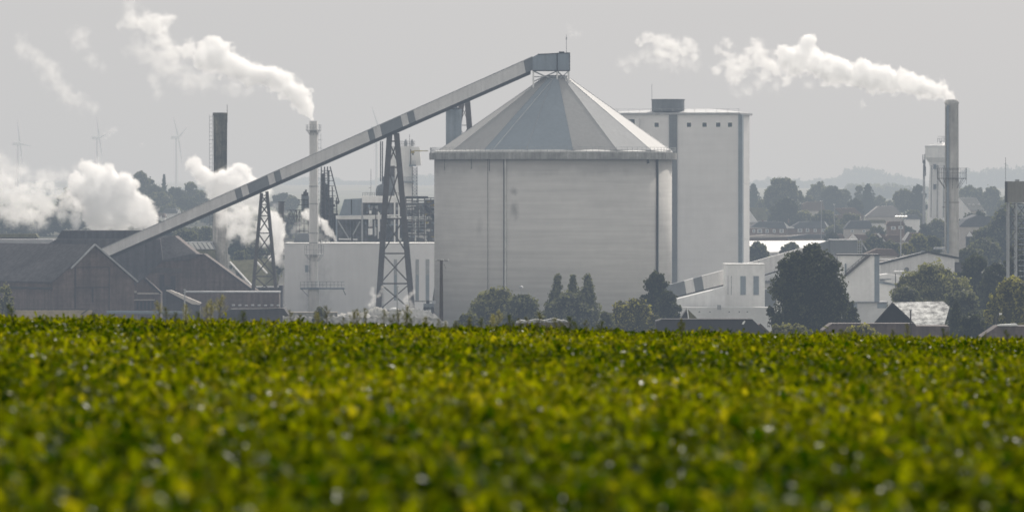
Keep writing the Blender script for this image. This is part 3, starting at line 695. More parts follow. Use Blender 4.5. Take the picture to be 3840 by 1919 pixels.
# ------------------------------------------------------------------ chimneys
def platform(px, py, D, hwp, par, mat, rail=1.1, r_in=.5, n=14):
    x = X(px, D); z = Z(py, D); r = hwp * D / F
    m = MB().lathe([(r_in, z - .15), (r, z - .15), (r, z), (r_in, z)], x, D, 20)
    for i in range(n):
        t = 6.283 * i / n; t2 = 6.283 * (i + 1) / n
        p = Vector((x + r * math.sin(t), D - r * math.cos(t), z)); q = Vector((x + r * math.sin(t2), D - r * math.cos(t2), z))
        m.bar(p, p + Vector((0, 0, rail)), .07)
        for h in (rail * .5, rail): m.bar(p + Vector((0, 0, h)), q + Vector((0, 0, h)), .05)
        if i % 2 == 0: m.bar((x + r_in * math.sin(t), D - r_in * math.cos(t), z - r * .7), p, .09)
    return m.build('platform', mat, par)
def ladder(px, py0, py1, D, par, mat, w=.6, off=0.):
    x = X(px, D); m = MB(); z0, z1 = Z(py1, D), Z(py0, D)
    for s_ in (-1, 1): m.bar((x + s_ * w / 2, D + off, z0), (x + s_ * w / 2, D + off, z1), .07)
    n = int((z1 - z0) / .9)
    for i in range(n): z = z0 + (i + .5) * (z1 - z0) / n; m.bar((x - w / 2, D + off, z), (x + w / 2, D + off, z), .06)
    for i in range(0, n, 2): z = z0 + (i + .5) * (z1 - z0) / n; m.bar((x, D + off, z), (x + w * 1.2, D + off, z), .06)
    return m.build('ladder', mat, par)
D = 1228.; k_ = D / F; x = X(1176, D)
c = thing('factory_chimney', 'slim pale chimney with two platforms, in front of the white hall', 'chimney', (x, D, 0))
MB().lathe([(20.5 * k_, -.3), (20 * k_, Z(1065, D)), (16.5 * k_, Z(1055, D)), (15.6 * k_, Z(454, D)), (13 * k_, Z(454, D)), (13 * k_, Z(462, D))], x, D, 32).build('shaft', CHIMW, c, smooth=True)
platform(1176, 488, D, 28, c, GALV, 1.1, .8); platform(1178, 954, D, 36, c, GALV, 2.0, .9)
m = MB(); m.box(X(1127, D), X(1292, D), D - 1.5, D + 1.5, Z(1084, D), Z(1078, D))
for px in range(1127, 1293, 14): m.bar(W(px, 1078, D - 1.5), W(px, 1056, D - 1.5), .06)
for y_ in (1056, 1067): m.bar(W(1127, y_, D - 1.5), W(1292, y_, D - 1.5), .06)
m.bar(W(1130, 1083, D), W(1165, 1120, D), .14); m.bar(W(1285, 1083, D), W(1296, 1105, D), .14)
m.build('walkway', pm('blue_steel', (.10, .13, .16), .6, .1), c)
ladder(1157, 960, 1180, D - .6, c, GALV); ladder(1198, 500, 950, D - .6, c, GALV)
MB().pbox(1144, 1156, 994, 1020, D - 1, 1).build('cabinet', BLUE, c)
for py in (700, 765, 875, 912): MB().lathe([(.9, Z(py, D)), (.99, Z(py, D)), (.99, Z(py - 3, D)), (.9, Z(py - 3, D))], x, D, 24).build('band', GALV, c)
D = 1345.; k_ = D / F; x = X(826, D)
c = thing('old_chimney', 'dark weathered brick chimney rising out of the steam, ladder on its left', 'chimney', (x, D, 0))
MB().lathe([(29 * k_, Z(1075, D) - 6), (28 * k_, Z(860, D)), (24.5 * k_, Z(720, D))], x, D, 32).build('base_shaft', pm('old_chimney_base', (.42, .40, .37), .9, .3, .3, streak=.3), c, smooth=True, label='paler lower shaft')
MB().lathe([(24.5 * k_, Z(720, D)), (26.5 * k_, Z(434, D)), (28 * k_, Z(432, D)), (28 * k_, Z(423, D)), (22 * k_, Z(423, D))], x, D, 32).build('shaft', CHIMD, c, smooth=True)
ladder(791, 430, 880, D, c, STEEL, .7)
MB().tube((X(852, D), D, Z(460, D)), (X(852, D), D, Z(392, D)), .08, .05, 6).build('lightning_rod', STEEL, c)
D = 1250.; k_ = D / F; x = X(3569, D)
c = thing('factory_chimney', 'tall grey chimney at the right blowing the long white plume', 'chimney', (x, D, 0))
MB().lathe([(28 * k_, -.3), (26.5 * k_, Z(700, D)), (25.3 * k_, Z(391, D)), (27.5 * k_, Z(389, D)), (27.5 * k_, Z(384, D)), (21 * k_, Z(374, D)), (19 * k_, Z(374, D)), (19 * k_, Z(380, D))], x, D, 36).build('shaft', CHIMR, c, smooth=True)
platform(3569, 668, D, 55, c, STEEL, 2.2, 1.6, 18)
for py in (636, 760): MB().lathe([(1.5, Z(py, D)), (1.64, Z(py, D)), (1.64, Z(py - 2, D)), (1.5, Z(py - 2, D))], x, D, 24).build('band', STEEL, c)
MB().box(X(3548, D), X(3556, D), D - 1.75, D - 1.35, Z(950, D), Z(395, D)).build('cable_duct', BLUE, c)
m = MB(); m.bar(W(3548, 940, D - 1.4), W(3548, 400, D - 1.4), .1); m.build('ladder', BEAM, c)
MB().bar(W(3624, 690, D), W(3624, 628, D), .08).build('antenna', STEEL, c)
MB().bar(W(3534, 777, D), W(3545, 777, D), .15).build('lamp_arm', STEEL, c)

# ------------------------------------------------------------------ water tower, masts, poles
D = 1720.; x = X(3529, D); k_ = D / F; g = float(G(x, D))
c = thing('water_tower', 'pale concrete water tower standing behind the grey chimney', 'tower', (x, D, g))
MB().lathe([(56 * k_, g - .3), (52 * k_, Z(825, D)), (42 * k_, Z(625, D)), (46 * k_, Z(610, D)), (58 * k_, Z(594, D))], x, D, 16).build('shaft', WHITE, c)
MB().lathe([(58 * k_, Z(593.8, D)), (60 * k_, Z(592, D)), (60 * k_, Z(549, D))], x, D, 32).build('tank', WHITE, c, smooth=False)
MB().lathe([(61.5 * k_, Z(549, D) + .003), (61.5 * k_, Z(547, D)), (3 * k_, Z(534, D)), (3 * k_, Z(530, D))], x, D, 32).build('roof', GALV, c)
for px, pz in ((3505, 625), (3505, 700)): MB().pbox(px - 5, px + 5, pz - 9, pz + 9, D - 44 * k_, .6).build('window', GLASS, c)
for px in (3494, 3517, 3541): MB().bar(W(px - 3, 815, D - 50 * k_), W(px, 620, D - 43 * k_), .35).build('rib', CONC_RIM, c)
m = MB()
for px in (3516, 3524, 3532, 3540): m.bar(W(px, 534, D), W(px, 518 if px < 3530 else 511, D), .1)
for py in (512, 520, 527): m.bar(W(3516, py, D), W(3544, py, D), .08)
m.build('roof_railing', STEEL, c)
D = 1650.; x = X(3465, D); g = float(G(x, D))
c = thing('telecom_mast', 'slim telecom mast with antennas left of the water tower', 'mast', (x, D, g))
MB().tube((x, D, g - .3), (x, D, Z(600, D)), .55, .25, 10).build('pole', GALV, c)
for dx, a_, b_ in ((-4, 580, 612), (3, 578, 612), (6, 625, 660), (-1, 620, 664), (4, 596, 640)): MB().pbox(3465 + dx - 1.5, 3465 + dx + 1.5, a_, b_, D - .6, .3).build('antenna', STEEL, c)
D = 950.; k_ = D / F
c = thing('lattice_tower', 'ribbed metal box on a lattice tower at the right picture edge', 'tower', (X(3815, D), D, 0))
MB().pbox(3778, 3862, 680, 760, D, 3.5).build('box_cladding', pm('ribbed_grey', (.24, .235, .22), .6, .1, .3, streak=.15, corr=1.3), c)
MB().add([tuple(W(3768, 681, D + 2)), tuple(W(3777.8, 681, D)), tuple(W(3777.8, 760, D)), tuple(W(3768, 760, D + 2))], [(0, 1, 2, 3)]).build('box_side', BEAM, c)
for px in (3783, 3812, 3850):
    for dy in (0.3, 3.2): MB().bar(W(px, 762, D) + Vector((0, dy, 0)), Vector((X(px, D), D + dy, -.3)), .28).build('leg', GALV, c)
m = MB()
for i in range(9):
    y0 = 765 + i * 48; y1 = y0 + 48
    for a_, b_ in ((3783, 3812), (3812, 3850)):
        m.bar(W(a_, y0, D + .3), W(b_, y1, D + .3), .09); m.bar(W(b_, y0, D + .3), W(a_, y1, D + .3), .09); m.bar(W(a_, y0, D + .3), W(b_, y0, D + .3), .12)
m.build('brace', STEEL, c)
m = MB()
for i in range(14): m.pbox(3822, 3846, 775 + i * 20, 778 + i * 20, D + 1, 1.5)
m.build('stair', BLUE, c)
MB().bar(W(3771, 682, D), W(3771, 590, D), .06).build('antenna', STEEL, c)
for px, py in ((3815, 675),): MB().pbox(3808, 3823, 673, 679.8, D + 1, 1).build('vent', GALV, c)
for px, a_, D, lab in ((3080, 752, 1600, 'thin light pole left of the taller thin pole, above the white warehouse'), (3129, 765, 1600, 'thin light pole right of its twin, above the dark gallery head')):
    g = float(G(X(px, D), D)); c = thing('light_pole', lab, 'pole', (X(px, D), D, g)); MB().tube((X(px, D), D, g - .2), (X(px, D), D, Z(a_, D)), .14, .08, 6).build('pole', GALV, c); MB().pbox(px - 4, px + 4, a_, a_ + 3, D, .4).build('lamp_head', WHITE, c)
px, D = 3378, 1350
c = thing('lamp_mast', 'floodlight mast with a row of four shining lamp heads, left of the water tower', 'street lamp', (X(px, D), D, 0)); MB().tube((X(px, D), D, -.2), (X(px, D), D, Z(812, D)), .2, .12, 8).build('pole', GALV, c)
for dx in (-17, -5, 6, 18): MB().tube(W(px + dx - 4, 813, D - .3), W(px + dx + 4, 812, D + .3), .22, .22, 8).build('lamp_head', BRIGHT, c)
MB().bar(W(px - 20, 816, D), W(px + 20, 816, D), .1).build('crossbar', GALV, c)
D = 900.; px = 1655; g = float(G(X(px, D), D))
c = thing('utility_pole', 'dark tapered utility pole with crossarm at the left edge of the silo', 'utility pole', (X(px, D), D, g))
m = MB(); m.hexa([(X(px, D) + a_ * w_, D + b_ * w_, z_) for z_, w_ in ((g - .3, .42), (Z(975, D), .22)) for a_, b_ in ((-1, -1), (1, -1), (1, 1), (-1, 1))]); m.build('post', WOODP, c)
m = MB().bar(W(1634, 976, D), W(1680, 977, D), .12); m.build('crossarm', STEEL, c)
for p_ in (1636, 1657, 1663, 1681): MB().tube(W(p_, 976, D), W(p_, 971, D), .08, .05, 6).build('insulator', WHITE, c)
MB().bar(W(1665, 990, D), W(1672, 1008, D), .06).build('cable_loop', STEEL, c)
for px, a_, D, lab in ((3415, 1163, 800, 'dark thin post in front of the patchy bright roof'), (1490, 1075, 900, 'thin lamp post between the legs of the heavy trestle'), (693, 1087, 900, 'grey telegraph post in front of the brick barns')):
    g = float(G(X(px, D), D)); c = thing('post', lab, 'pole', (X(px, D), D, g)); MB().tube((X(px, D), D, g - .2), (X(px, D), D, Z(a_, D)), .16, .1, 8).build('shaft', WOODP if px > 3000 else GALV, c)
    MB().pbox(px - 5, px + 5, a_ - 3, a_ + 1, D, .3).build('fitting', GALV, c)
px, D = 3735, 800; g = float(G(X(px, D), D)); c = thing('street_lamp', 'curved street lamp with white head at the lower right', 'street lamp', (X(px, D), D, g))
m = MB(); m.tube((X(px, D), D, g - .2), W(px, 1195, D), .1, .07, 8); m.bar(W(px, 1196, D), W(3740, 1183, D), .1); m.bar(W(3740, 1183, D), W(3750, 1177, D), .09); m.build('post', STEEL, c)
MB().tube(W(3747, 1178, D), W(3757, 1176, D), .16, .1, 8).build('lamp_head', BRIGHT, c)
px, D = 1954, 1000; c = thing('mushroom_lamp', 'pale domed lamp poking above the ragged bush', 'street lamp', (X(px, D), D, 0)); MB().tube((X(px, D), D, 0), W(px, 1082, D), .12, .1, 8).build('post', GALV, c); MB().lathe([(.42, Z(1080, D)), (.45, Z(1078, D)), (.25, Z(1073, D)), (.05, Z(1071, D))], X(px, D), D, 16).build('lamp_head', GALV, c)

# ------------------------------------------------------------------ wind turbines
def turbine(px, py, D, pyb, blades, lab):
    g = float(G(X(px, D), D)); c = thing('wind_turbine', lab, 'wind turbine', (X(px, D), D, g), 'wind turbines on the horizon')
    k = D / F; tx = px - 9
    MB().tube((X(tx, D), D + 2, g - 1), (X(tx, D), D + 2, Z(py + 3, D)), 5.5 * k, 3.0 * k, 16).build('tower', TURB, c)
    MB().pbox(px - 28, px + 1, py - 5, py + 5, D - 1, 5).build('nacelle', TURB, c)
    h = MB().lathe([(4 * k, 0), (3 * k, 3 * k)], 0, 0, 10); h.v = [Vector((X(px, D) + v.z, D + v.x, Z(py, D) + v.y)) for v in h.v]; h.build('hub', TURB, c)
    for bx, by in blades:
        p = W(px, py, D); q = W(bx, by, D); d = (q - p); u = Vector((0, 1, 0)).cross(d).normalized()
        m = MB(); pts = [(0, 1.2), (.18, 3.6), (.55, 2.0), (1, .6)]
        for (u0, w0), (u1, w1) in zip(pts[:-1], pts[1:]):
            a = p + d * u0; b = p + d * u1; a1 = u * w0 * k; b1 = u * w1 * k
            m.hexa([a - a1, a + a1, a + a1 + Vector((0, .8, 0)), a - a1 + Vector((0, .8, 0)), b - b1, b + b1, b + b1 + Vector((0, .5, 0)), b - b1 + Vector((0, .5, 0))])
        m.build('blade', TURB, c)
turbine(75, 540, 4300, 720, [(64, 450), (118, 549), (84, 610)], 'leftmost faint wind turbine, above the first steam bank')
turbine(372, 518, 4300, 600, [(362, 440), (425, 490), (384, 590)], 'middle faint wind turbine, above the big steam bank')
turbine(669, 516, 4100, 700, [(650, 440), (701, 478), (683, 612)], 'clearest wind turbine, just left of the old dark chimney')

turbine(1420, 480, 3800, 700, [(1394, 400), (1462, 520), (1404, 560)], 'wind turbine tower rising behind the long gallery, left of the heavy trestle')

# ------------------------------------------------------------------ white hall and process plant
D = 1246.
hall = thing('factory_hall', 'long flat roofed white hall between the pale chimney and the silo', 'building', (X(1350, D), D + 8, 0))
MB().box(X(1067, D), X(1680, D), D, D + 22, -.5, Z(914, D)).build('wall', WHITEW, hall)
MB().box(X(1065, D), X(1682, D), D - .15, D + 22.2, Z(914, D) + .003, Z(911.5, D)).build('roof_edge', ROOFW, hall)
MB().pbox(1440, 1640, 915.5, 1290, D - .3, .29).build('wall_panel', pm('white_hall_lighter', (.80, .80, .805), .8, .05, .1), hall, label='slightly lighter wall section')
for a_, b_ in ((1477, 1489), (1558, 1571), (1596, 1610), (1420, 1432)):
    f_ = MB().pbox(a_, b_, 972 if a_ > 1430 else 1070, 1126 if a_ > 1430 else 1160, D - .36, .05).build('window', GALV, hall); MB().pbox(a_ + 1.5, b_ - 1.5, 1030 if a_ > 1430 else 1075, 1124 if a_ > 1430 else 1158, D - .42, .055).build('pane', GLASSB, f_)
c = thing('silo_tank', 'low dark tank with sloping roof peeping over the white hall', 'tank', (X(1132, 1262), 1262, 0)); MB().ppoly([(1100, 914), (1104, 893), (1112, 874), (1158, 874), (1160, 914)], 1262, 5).build('roof', SHEETD, c); MB().pbox(1100, 1164, 914, 1300, 1262, 5).build('wall', SHEETD, c)

rp = random.Random(21)
D = 1290.
c = thing('process_building', 'cluttered grey process building with decks and pipes behind the white hall', 'building', (X(1430, D), D, 0))
MB().ppoly([(1268, 812), (1273, 803), (1291, 747), (1357, 744), (1357, 812)], D - 2, 8).build('cladding', BLUE, c, label='blue sloping clad bay')
MB().pbox(1316, 1319.5, 748, 803, D - 2.15, .14).build('seam', BEAM, c)
MB().pbox(1357.3, 1500, 735, 760, D - 3, 12).build('parapet', WHITE, c)
MB().pbox(1357.3, 1630, 760.3, 812, D - 1, 12).build('upper_wall', pm('grimy_grey', (.18, .185, .19), .8, .3, .5, streak=.3), c)
MB().pbox(1259, 1429, 809, 821, D - 3, 6).build('deck', WHITE, c)
MB().pbox(1262, 1640, 823, 980, D, 10).build('lower_wall', pm('grimy_dark', (.12, .125, .13), .85, .45, .35, streak=.3), c)
m = MB()
for px in range(1360, 1500, 9): m.bar(W(px, 735, D - 2.9), W(px, 723, D - 2.9), .07)
m.bar(W(1360, 723, D - 2.9), W(1496, 723, D - 2.9), .07); m.bar(W(1360, 729, D - 2.9), W(1496, 729, D - 2.9), .05); m.build('railing', STEEL, c)
for px, a_, b_, mt in ((1262, 822, 912, BLUE), (1358, 760, 912, GALV), (1480, 740, 912, WHITE), (1496, 735, 912, WHITE), (1558, 820, 912, WHITE), (1445, 830, 912, STEEL), (1320, 830, 912, BEAM)):
    MB().bar(W(px, a_, D - 3.3), W(px, b_ + 30, D - 3.3), .35).build('column', mt, c)
for pts in ([(1268, 828), (1308, 894), (1316, 894), (1350, 830)], [(1270, 896), (1340, 898)], [(1405, 845), (1500, 842)], [(1270, 812), (1500, 806)], [(1500, 765), (1600, 762)], [(1500, 775), (1560, 772)], [(1570, 875), (1630, 930)], [(1590, 790), (1640, 830)], [(1595, 780), (1640, 812)]):
    m = MB()
    for p, q in zip(pts[:-1], pts[1:]): m.tube(W(*p, D - 3.2), W(*q, D - 3.2), .16, n=6)
    m.build('pipe', rp.choice([GALV, WHITE, BLUE]), c)
for px in (1384, 1389, 1394):
    MB().tube(W(px, 815, D - 3.4), W(px, 850, D - 3.4), .12, n=6).build('pipe', WHITE, c); MB().tube(W(px, 856, D - 3.4), W(px, 880, D - 3.4), .2, n=6).build('vessel', WHITE, c)
for py in (815, 826, 837, 848, 860, 872, 884): MB().pbox(1530, 1600, py, py + 4, D - 2.5, 1.5).build('slab', rp.choice([WHITE, GALV, GALV]), c)
for i in range(60):
    px = rp.uniform(1365, 1625); py = rp.uniform(762, 900); w = rp.uniform(2, 12); h = rp.uniform(2, 15)
    MB().pbox(px, px + w, py, py + h, D - 2.2 - rp.random(), 1).build('equipment', rp.choice([STEEL, BLUE, GALV, GALV, WHITE, SHEETD]), c)
for i in range(14):
    px = rp.uniform(1365, 1620); MB().tube(W(px, rp.uniform(762, 830), D - 3.3), W(px, rp.uniform(850, 915), D - 3.3), rp.uniform(.08, .2), n=6).build('pipe', rp.choice([GALV, WHITE, STEEL]), c)
D = 1284.
c = thing('pipe_rack', 'dark steel pipe rack and machinery against the left edge of the silo', 'pipe rack', (X(1580, D), D, 0))
m = MB()
for px in (1522, 1545, 1568, 1592, 1615, 1640): m.bar(W(px, 742, D), W(px, 930, D), .22)
for py in (742, 753, 764, 800, 830, 857, 880, 905): m.bar(W(1515, py, D), W(1660, py, D), .2)
for a_ in range(1522, 1640, 24):
    m.bar(W(a_, 764, D), W(a_ + 24, 800, D), .1); m.bar(W(a_ + 24, 830, D), W(a_, 857, D), .1)
m.build('frame', STEEL, c)
MB().pbox(1520, 1605, 736, 745, D - 1, 2).build('conveyor', BEAM, c); MB().pbox(1594, 1660, 748, 770, D + 1, 3).build('hopper', SHEETD, c)
MB().ppoly([(1585, 770), (1600, 770), (1640, 820), (1640, 850)], D + .6, 1.2).build('chute', BEAM, c)
for i in range(45):
    px = rp.uniform(1524, 1640); py = rp.choice([756, 768, 784, 805, 835, 862, 888]); MB().tube(W(px, py, D + .4), W(px + rp.uniform(6, 20), py + rp.uniform(-3, 3), D + .4), rp.uniform(.1, .3), n=6).build('pipe', rp.choice([GALV, WHITE, BLUE, YEL, STEEL, BEAM]), c)
D = 1320.
c = thing('evaporator_vessel', 'dark domed vessel above the cluttered process building', 'vessel', (X(1445, D), D, 30))
MB().lathe([(24 * D / F, Z(760, D)), (24 * D / F, Z(712, D)), (20 * D / F, Z(698, D)), (5 * D / F, Z(690, D))], X(1434, D), D - 2, 20).build('dome', SHEETD, c, smooth=True)
MB().lathe([(24 * D / F, Z(760, D)), (24 * D / F, Z(664, D)), (4 * D / F, Z(656, D))], X(1456, D), D, 20).build('body', SHEETD, c, smooth=True)
for px in (1427.5, 1434.5): MB().tube((X(px, D), D - 1, Z(680, D)), (X(px, D), D - 1, Z(530, D)), .14, n=8).build('flue', STEEL, c)
MB().pbox(1462, 1480, 622, 720, D - .5, 2).build('ladder_frame', STEEL, c)
D = 1400.
c = thing('lime_kiln', 'pale tall kiln tower with domes and side stair right of the heavy trestle', 'tower', (X(1515, D), D, 0))
MB().pbox(1466, 1546, 548, 1000, D, 5.5).build('wall', WHITE, c)
MB().ppoly([(1540, 551), (1573, 551), (1579, 620), (1548, 623)], D - 1, 5).build('hood', WHITE, c)
for px in (1521, 1545): MB().lathe([(6 * D / F, Z(549, D)), (6.5 * D / F, Z(535, D)), (4 * D / F, Z(526, D)), (1.5 * D / F, Z(521, D))], X(px, D), D + 2, 14).build('dome', GALV, c, smooth=True)
m = MB()
for px in range(1500, 1556, 5): m.bar(W(px, 548, D - .1), W(px, 530, D - .1), .07)
for py in (530, 539): m.bar(W(1500, py, D - .1), W(1555, py, D - .1), .07)
m.build('railing', STEEL, c); MB().bar(W(1536, 548, D), W(1536, 504, D), .1).build('antenna', STEEL, c)
m = MB(); m.pbox(1512, 1555, 681, 685, D - 1.5, 1.5); m.pbox(1534, 1560, 618, 624, D - 1.8, 1.8)
for px in range(1512, 1556, 6): m.bar(W(px, 681, D - 1.5), W(px, 664, D - 1.5), .07)
for px in range(1536, 1561, 5): m.bar(W(px, 618, D - 1.8), W(px, 602, D - 1.8), .07)
m.bar(W(1512, 664, D - 1.5), W(1555, 664, D - 1.5), .07); m.build('platform', BLUE, c)
m = MB()
for i in range(9):
    y0 = 630 + i * 12; m.bar(W(1547, y0, D - 1), W(1564, y0 + 12, D - 1), .12); m.bar(W(1564, y0, D - 1), W(1547, y0 + 12, D - 1), .12); m.bar(W(1547, y0, D - 1), W(1564, y0, D - 1), .1)
for px in (1547, 1564): m.bar(W(px, 625, D - 1), W(px, 760, D - 1), .18)
m.build('stair_frame', STEEL, c)
D = 1396.
c = thing('jib_crane', 'small yellow jib crane reaching from the pale kiln towards the silo', 'crane', (X(1545, D), D, Z(575, D))); MB().pbox(1541, 1554, 565, 575, D - 2.2, 1).build('cab', YEL, c); MB().bar(W(1552, 566, D - 1.8), W(1606, 566, D - 1.8), .22).build('jib', YEL, c); MB().pbox(1545, 1551, 575.2, 581, D - 2.1, .7).build('hook_block', BEAM, c)
MB().pbox(1538, 1542, 560, 618, D - 2, .4).build('post', STEEL, c)
c = thing('radio_mast', 'thin radio mast standing on the grey process building roof', 'mast', (X(1391, 1292), 1292, Z(735, 1292))); MB().bar(W(1391, 735, 1292), W(1391, 633, 1292), .08).build('pole', STEEL, c); MB().bar(W(1382, 704, 1292), W(1391, 704, 1292), .08).build('aerial', STEEL, c)
D = 1300.
c = thing('lattice_stack', 'dark lattice tower crammed with pipework behind the pale chimney', 'tower', (X(1225, D), D, 0))
m = MB()
for (a_, b_) in (((1205, 625), (1200, 920)), ((1217, 625), (1222, 920)), ((1228, 625), (1240, 920)), ((1238, 625), (1272, 760)), ((1246, 700), (1252, 920)), ((1262, 740), (1264, 920))): m.bar(W(*a_, D), W(*b_, D), .28)
for i in range(13):
    y0 = 640 + i * 19; w_ = 8 + i * 3.2; m.bar(W(1203, y0, D), W(min(1235 + w_, 1270), y0, D), .14); m.bar(W(1203, y0, D + .4), W(1235, y0 + 19, D + .4), .12); m.bar(W(1238, y0, D + .4), W(1205, y0 + 19, D + .4), .12)
m.build('frame', STEEL, c)
for px, a_, b_, r_ in ((1212, 650, 900, .45), (1226, 690, 900, .5), (1240, 740, 900, .7), (1255, 800, 905, .8), (1206, 760, 900, .5), (1232, 640, 760, .25)): MB().tube(W(px, a_, D + 1.5), W(px, b_, D + 1.5), r_, n=10).build('duct', rp.choice([SHEETD, STEEL, BEAM]), c)
for i in range(16): px = rp.uniform(1198, 1258); py = rp.uniform(740, 890); MB().pbox(px, px + rp.uniform(4, 14), py, py + rp.uniform(4, 14), D + .9, 1).build('equipment', rp.choice([STEEL, BEAM, BLUE, SHEETD, GALV]), c)
D = 1305.
c = thing('scrubber', 'dark spiky machinery just left of the pale chimney', 'machine', (X(1130, D), D, 0))
MB().pbox(1130, 1158, 735, 790, D, 3).build('body', SHEETD, c)
for px, t_ in ((1134, 728), (1141, 718), (1147, 711), (1153, 722)): MB().tube(W(px, t_, D + 1), W(px, 740, D + 1), .22, n=8).build('vent', STEEL, c)
m = MB()
for px in (1112, 1124, 1140, 1156): m.bar(W(px, 790 if px < 1130 else 745, D - .3), W(px, 920, D - .3), .2)
for py in (750, 768, 788, 812, 838, 866): m.bar(W(1075 if py > 780 else 1118, py, D - .3), W(1158, py, D - .3), .16)
for a_ in range(1076, 1150, 16): m.bar(W(a_, 788, D - .3), W(a_ + 16, 838, D - .3), .12); m.bar(W(a_ + 16, 788, D - .3), W(a_, 838, D - .3), .12)
m.build('frame', STEEL, c)
c = thing('dark_stack_box', 'square brown duct box under the gallery right of the lattice trestle', 'duct', (X(1055, 1320), 1320, 0)); MB().pbox(1044, 1065, 757, 960, 1320, 2).build('casing', STEEL, c); MB().pbox(1042, 1067, 755, 758.8, 1319.6, 2.8).build('cap', BEAM, c)

# ------------------------------------------------------------------ brick barns at the left
def barn(name, label, px, D, yaw, wid, length, ze, zr, wall, roof, monitor=None, extra=None):
    fr = frame(px, D, yaw)
    o = thing(name, label, 'barn', tuple(fr.translation))
    MB(fr).poly([(0, -.5), (wid, -.5), (wid, ze), (wid / 2, zr), (0, ze)], 0, length).build('wall', wall, o)
    MB(fr).gable(0, wid, 0, length, ze + .02, zr + .02).build('roof', roof, o)
    if monitor:
        w2, h2, y0, y1 = monitor; m = MB(fr); m.poly([(wid / 2 - w2, zr - 1.5), (wid / 2 + w2, zr - 1.5), (wid / 2 + w2, zr + h2 * .35), (wid / 2, zr + h2), (wid / 2 - w2, zr + h2 * .35)], y0, y1); m.build('roof_monitor', wall, o)
        MB(fr).gable(wid / 2 - w2, wid / 2 + w2, y0, y1, zr + h2 * .35 + .02, zr + h2 + .02, .3).build('monitor_roof', roof, o)
    return o, fr
# front barn: gable faces right and front, ridge runs off to the left
D = 1120.; k_ = D / F
o, fr = barn('brick_barn', 'sooty brick barn with tall gable at the lower left', 197, D, 38., 19.4, 60, Z(1056, D), Z(921, D + 6), BRICK, ROOFD)
for x0, x1, z0, z1 in ((5.3, 13.4, 4.6, 4.75), (5.3, 13.4, 11.0, 11.2), (5.3, 13.4, 15.0, 15.15), (5.2, 5.45, 0, 15.0), (13.3, 13.5, 0, 15.0), (9.3, 9.6, 0, 4.6), (9.3, 9.6, 8.2, 11)):
    MB(fr).box(x0, x1, -.09, -.003, z0, z1).build('brick_pier', BRICKD, o)
MB(fr).box(-.5, -.003, 0, 60, 10.8, 11.2).build('eave_band', BEAM, o)
for i in range(6): MB(fr).box(-.12, -.003, 3 + i * 9, 8 + i * 9, 1, 6).build('opening', BEAM, o)
m = MB(fr)
m.bar((9.7, -.5, Z(921, D + 6) + .25), (19.9, -.5, Z(1056, D) - .2), .3); m.bar((9.7, -.5, Z(921, D + 6) + .25), (4, -.5, 14.9), .3); m.build('verge', GALV, o)
# big barn with roof monitor behind, gallery starts on it
D = 1235.; k_ = D / F
c = thing('brick_barn', 'largest dark barn with raised ridge roof where the gallery starts', 'barn', (X(420, D), D, 0))
zE = Z(1010, D)
MB().add([tuple(W(150, 960, D)), tuple(W(215, 893, D + 10)), tuple(W(655, 884, D + 10)), tuple(W(800, 1002, D)), (X(150, D), D, Z(960, D) - .3), (X(800, D), D, Z(1002, D) - .3)], [(0, 1, 2, 3)]).build('roof', ROOFD, c)
MB().ppoly([(140, 961), (215, 895), (655, 886), (800, 1003), (960, 1090), (960, 1300), (140, 1300)], D + 10.2, 14).build('wall', BRICK, c)
MB().ppoly([(-10, 1030), (205, 900), (215, 896), (600, 896), (620, 1060), (500, 1080), (500, 1300), (-10, 1300)], D - 1, 3).build('front_roof', ROOFD, c)
MB().ppoly([(213, 892), (232, 864), (548, 864), (566, 892)], D + 8, 8).build('roof_monitor', ROOFD, c)
MB().pbox(218, 556, 892.2, 896, D + 7, 9).build('monitor_dark_line', BEAM, c)  # dark bar along the foot of the roof monitor
D = 1205.
c = thing('brick_barn', 'dark brick barn with low gable right of the gallery foot', 'barn', (X(740, D), D, 0))
MB().ppoly([(522, 1060), (608, 975), (725, 953), (760, 954), (945, 1088), (945, 1330), (522, 1330)], D, 16).build('wall', BRICK, c)
m = MB(); m.bar(W(760, 952, D - .1), W(947, 1088, D - .1), .35); m.bar(W(608, 974, D - .1), W(520, 1061, D - .1), .35); m.build('verge', ROOFD, c)
m = MB().ppoly([(608, 974), (725, 951), (760, 953), (700, 976), (600, 979)], D - .5, .45); m.build('lean_to_roof', ROOFD, c)
for a_, b_ in ((598, 1030), (640, 1034)): MB().pbox(a_, a_ + 18, b_, b_ + 60, D - .12, .11).build('recess', BRICKD, c)
MB().pbox(560, 680, 1005, 1023, D - .14, .12).build('faded_band', pm('faded_render', (.085, .075, .07), .9, .3, .5), c)
MB().pbox(608, 650, 1074, 1160, D - 1.2, 1).build('pier', BRICKD, c)
D = 1160.
c = thing('small_gable_shed', 'small gabled shed squeezed right of the tall gable barn', 'shed', (X(545, D), D, 0)); MB().ppoly([(492, 1080), (541, 1044), (600, 1098), (600, 1330), (492, 1330)], D, 8).build('wall', BRICK, c)
m = MB(); m.bar(W(541, 1043, D - .2), W(603, 1100, D - .2), .4); m.build('verge', BEAM, c)
m = MB(); m.pbox(515, 605, 1097, 1103, D - .3, .28); m.pbox(498, 580, 1122, 1126, D - .3, .28); m.pbox(494, 512, 1090, 1098, D - .3, .28); m.build('pale_lintel', WALLH, c)
for i in range(5): MB().pbox(512 + i * 14, 520 + i * 14, 1130, 1160, D - .1, .09).build('slot_window', BEAM, c)
D = 1150.
c = thing('low_brick_range', 'long low dark brick range running under the lattice trestle', 'building', (X(880, D), D, 0)); MB().pbox(690, 1046, 1097, 1330, D, 8).build('wall', BRICK, c)
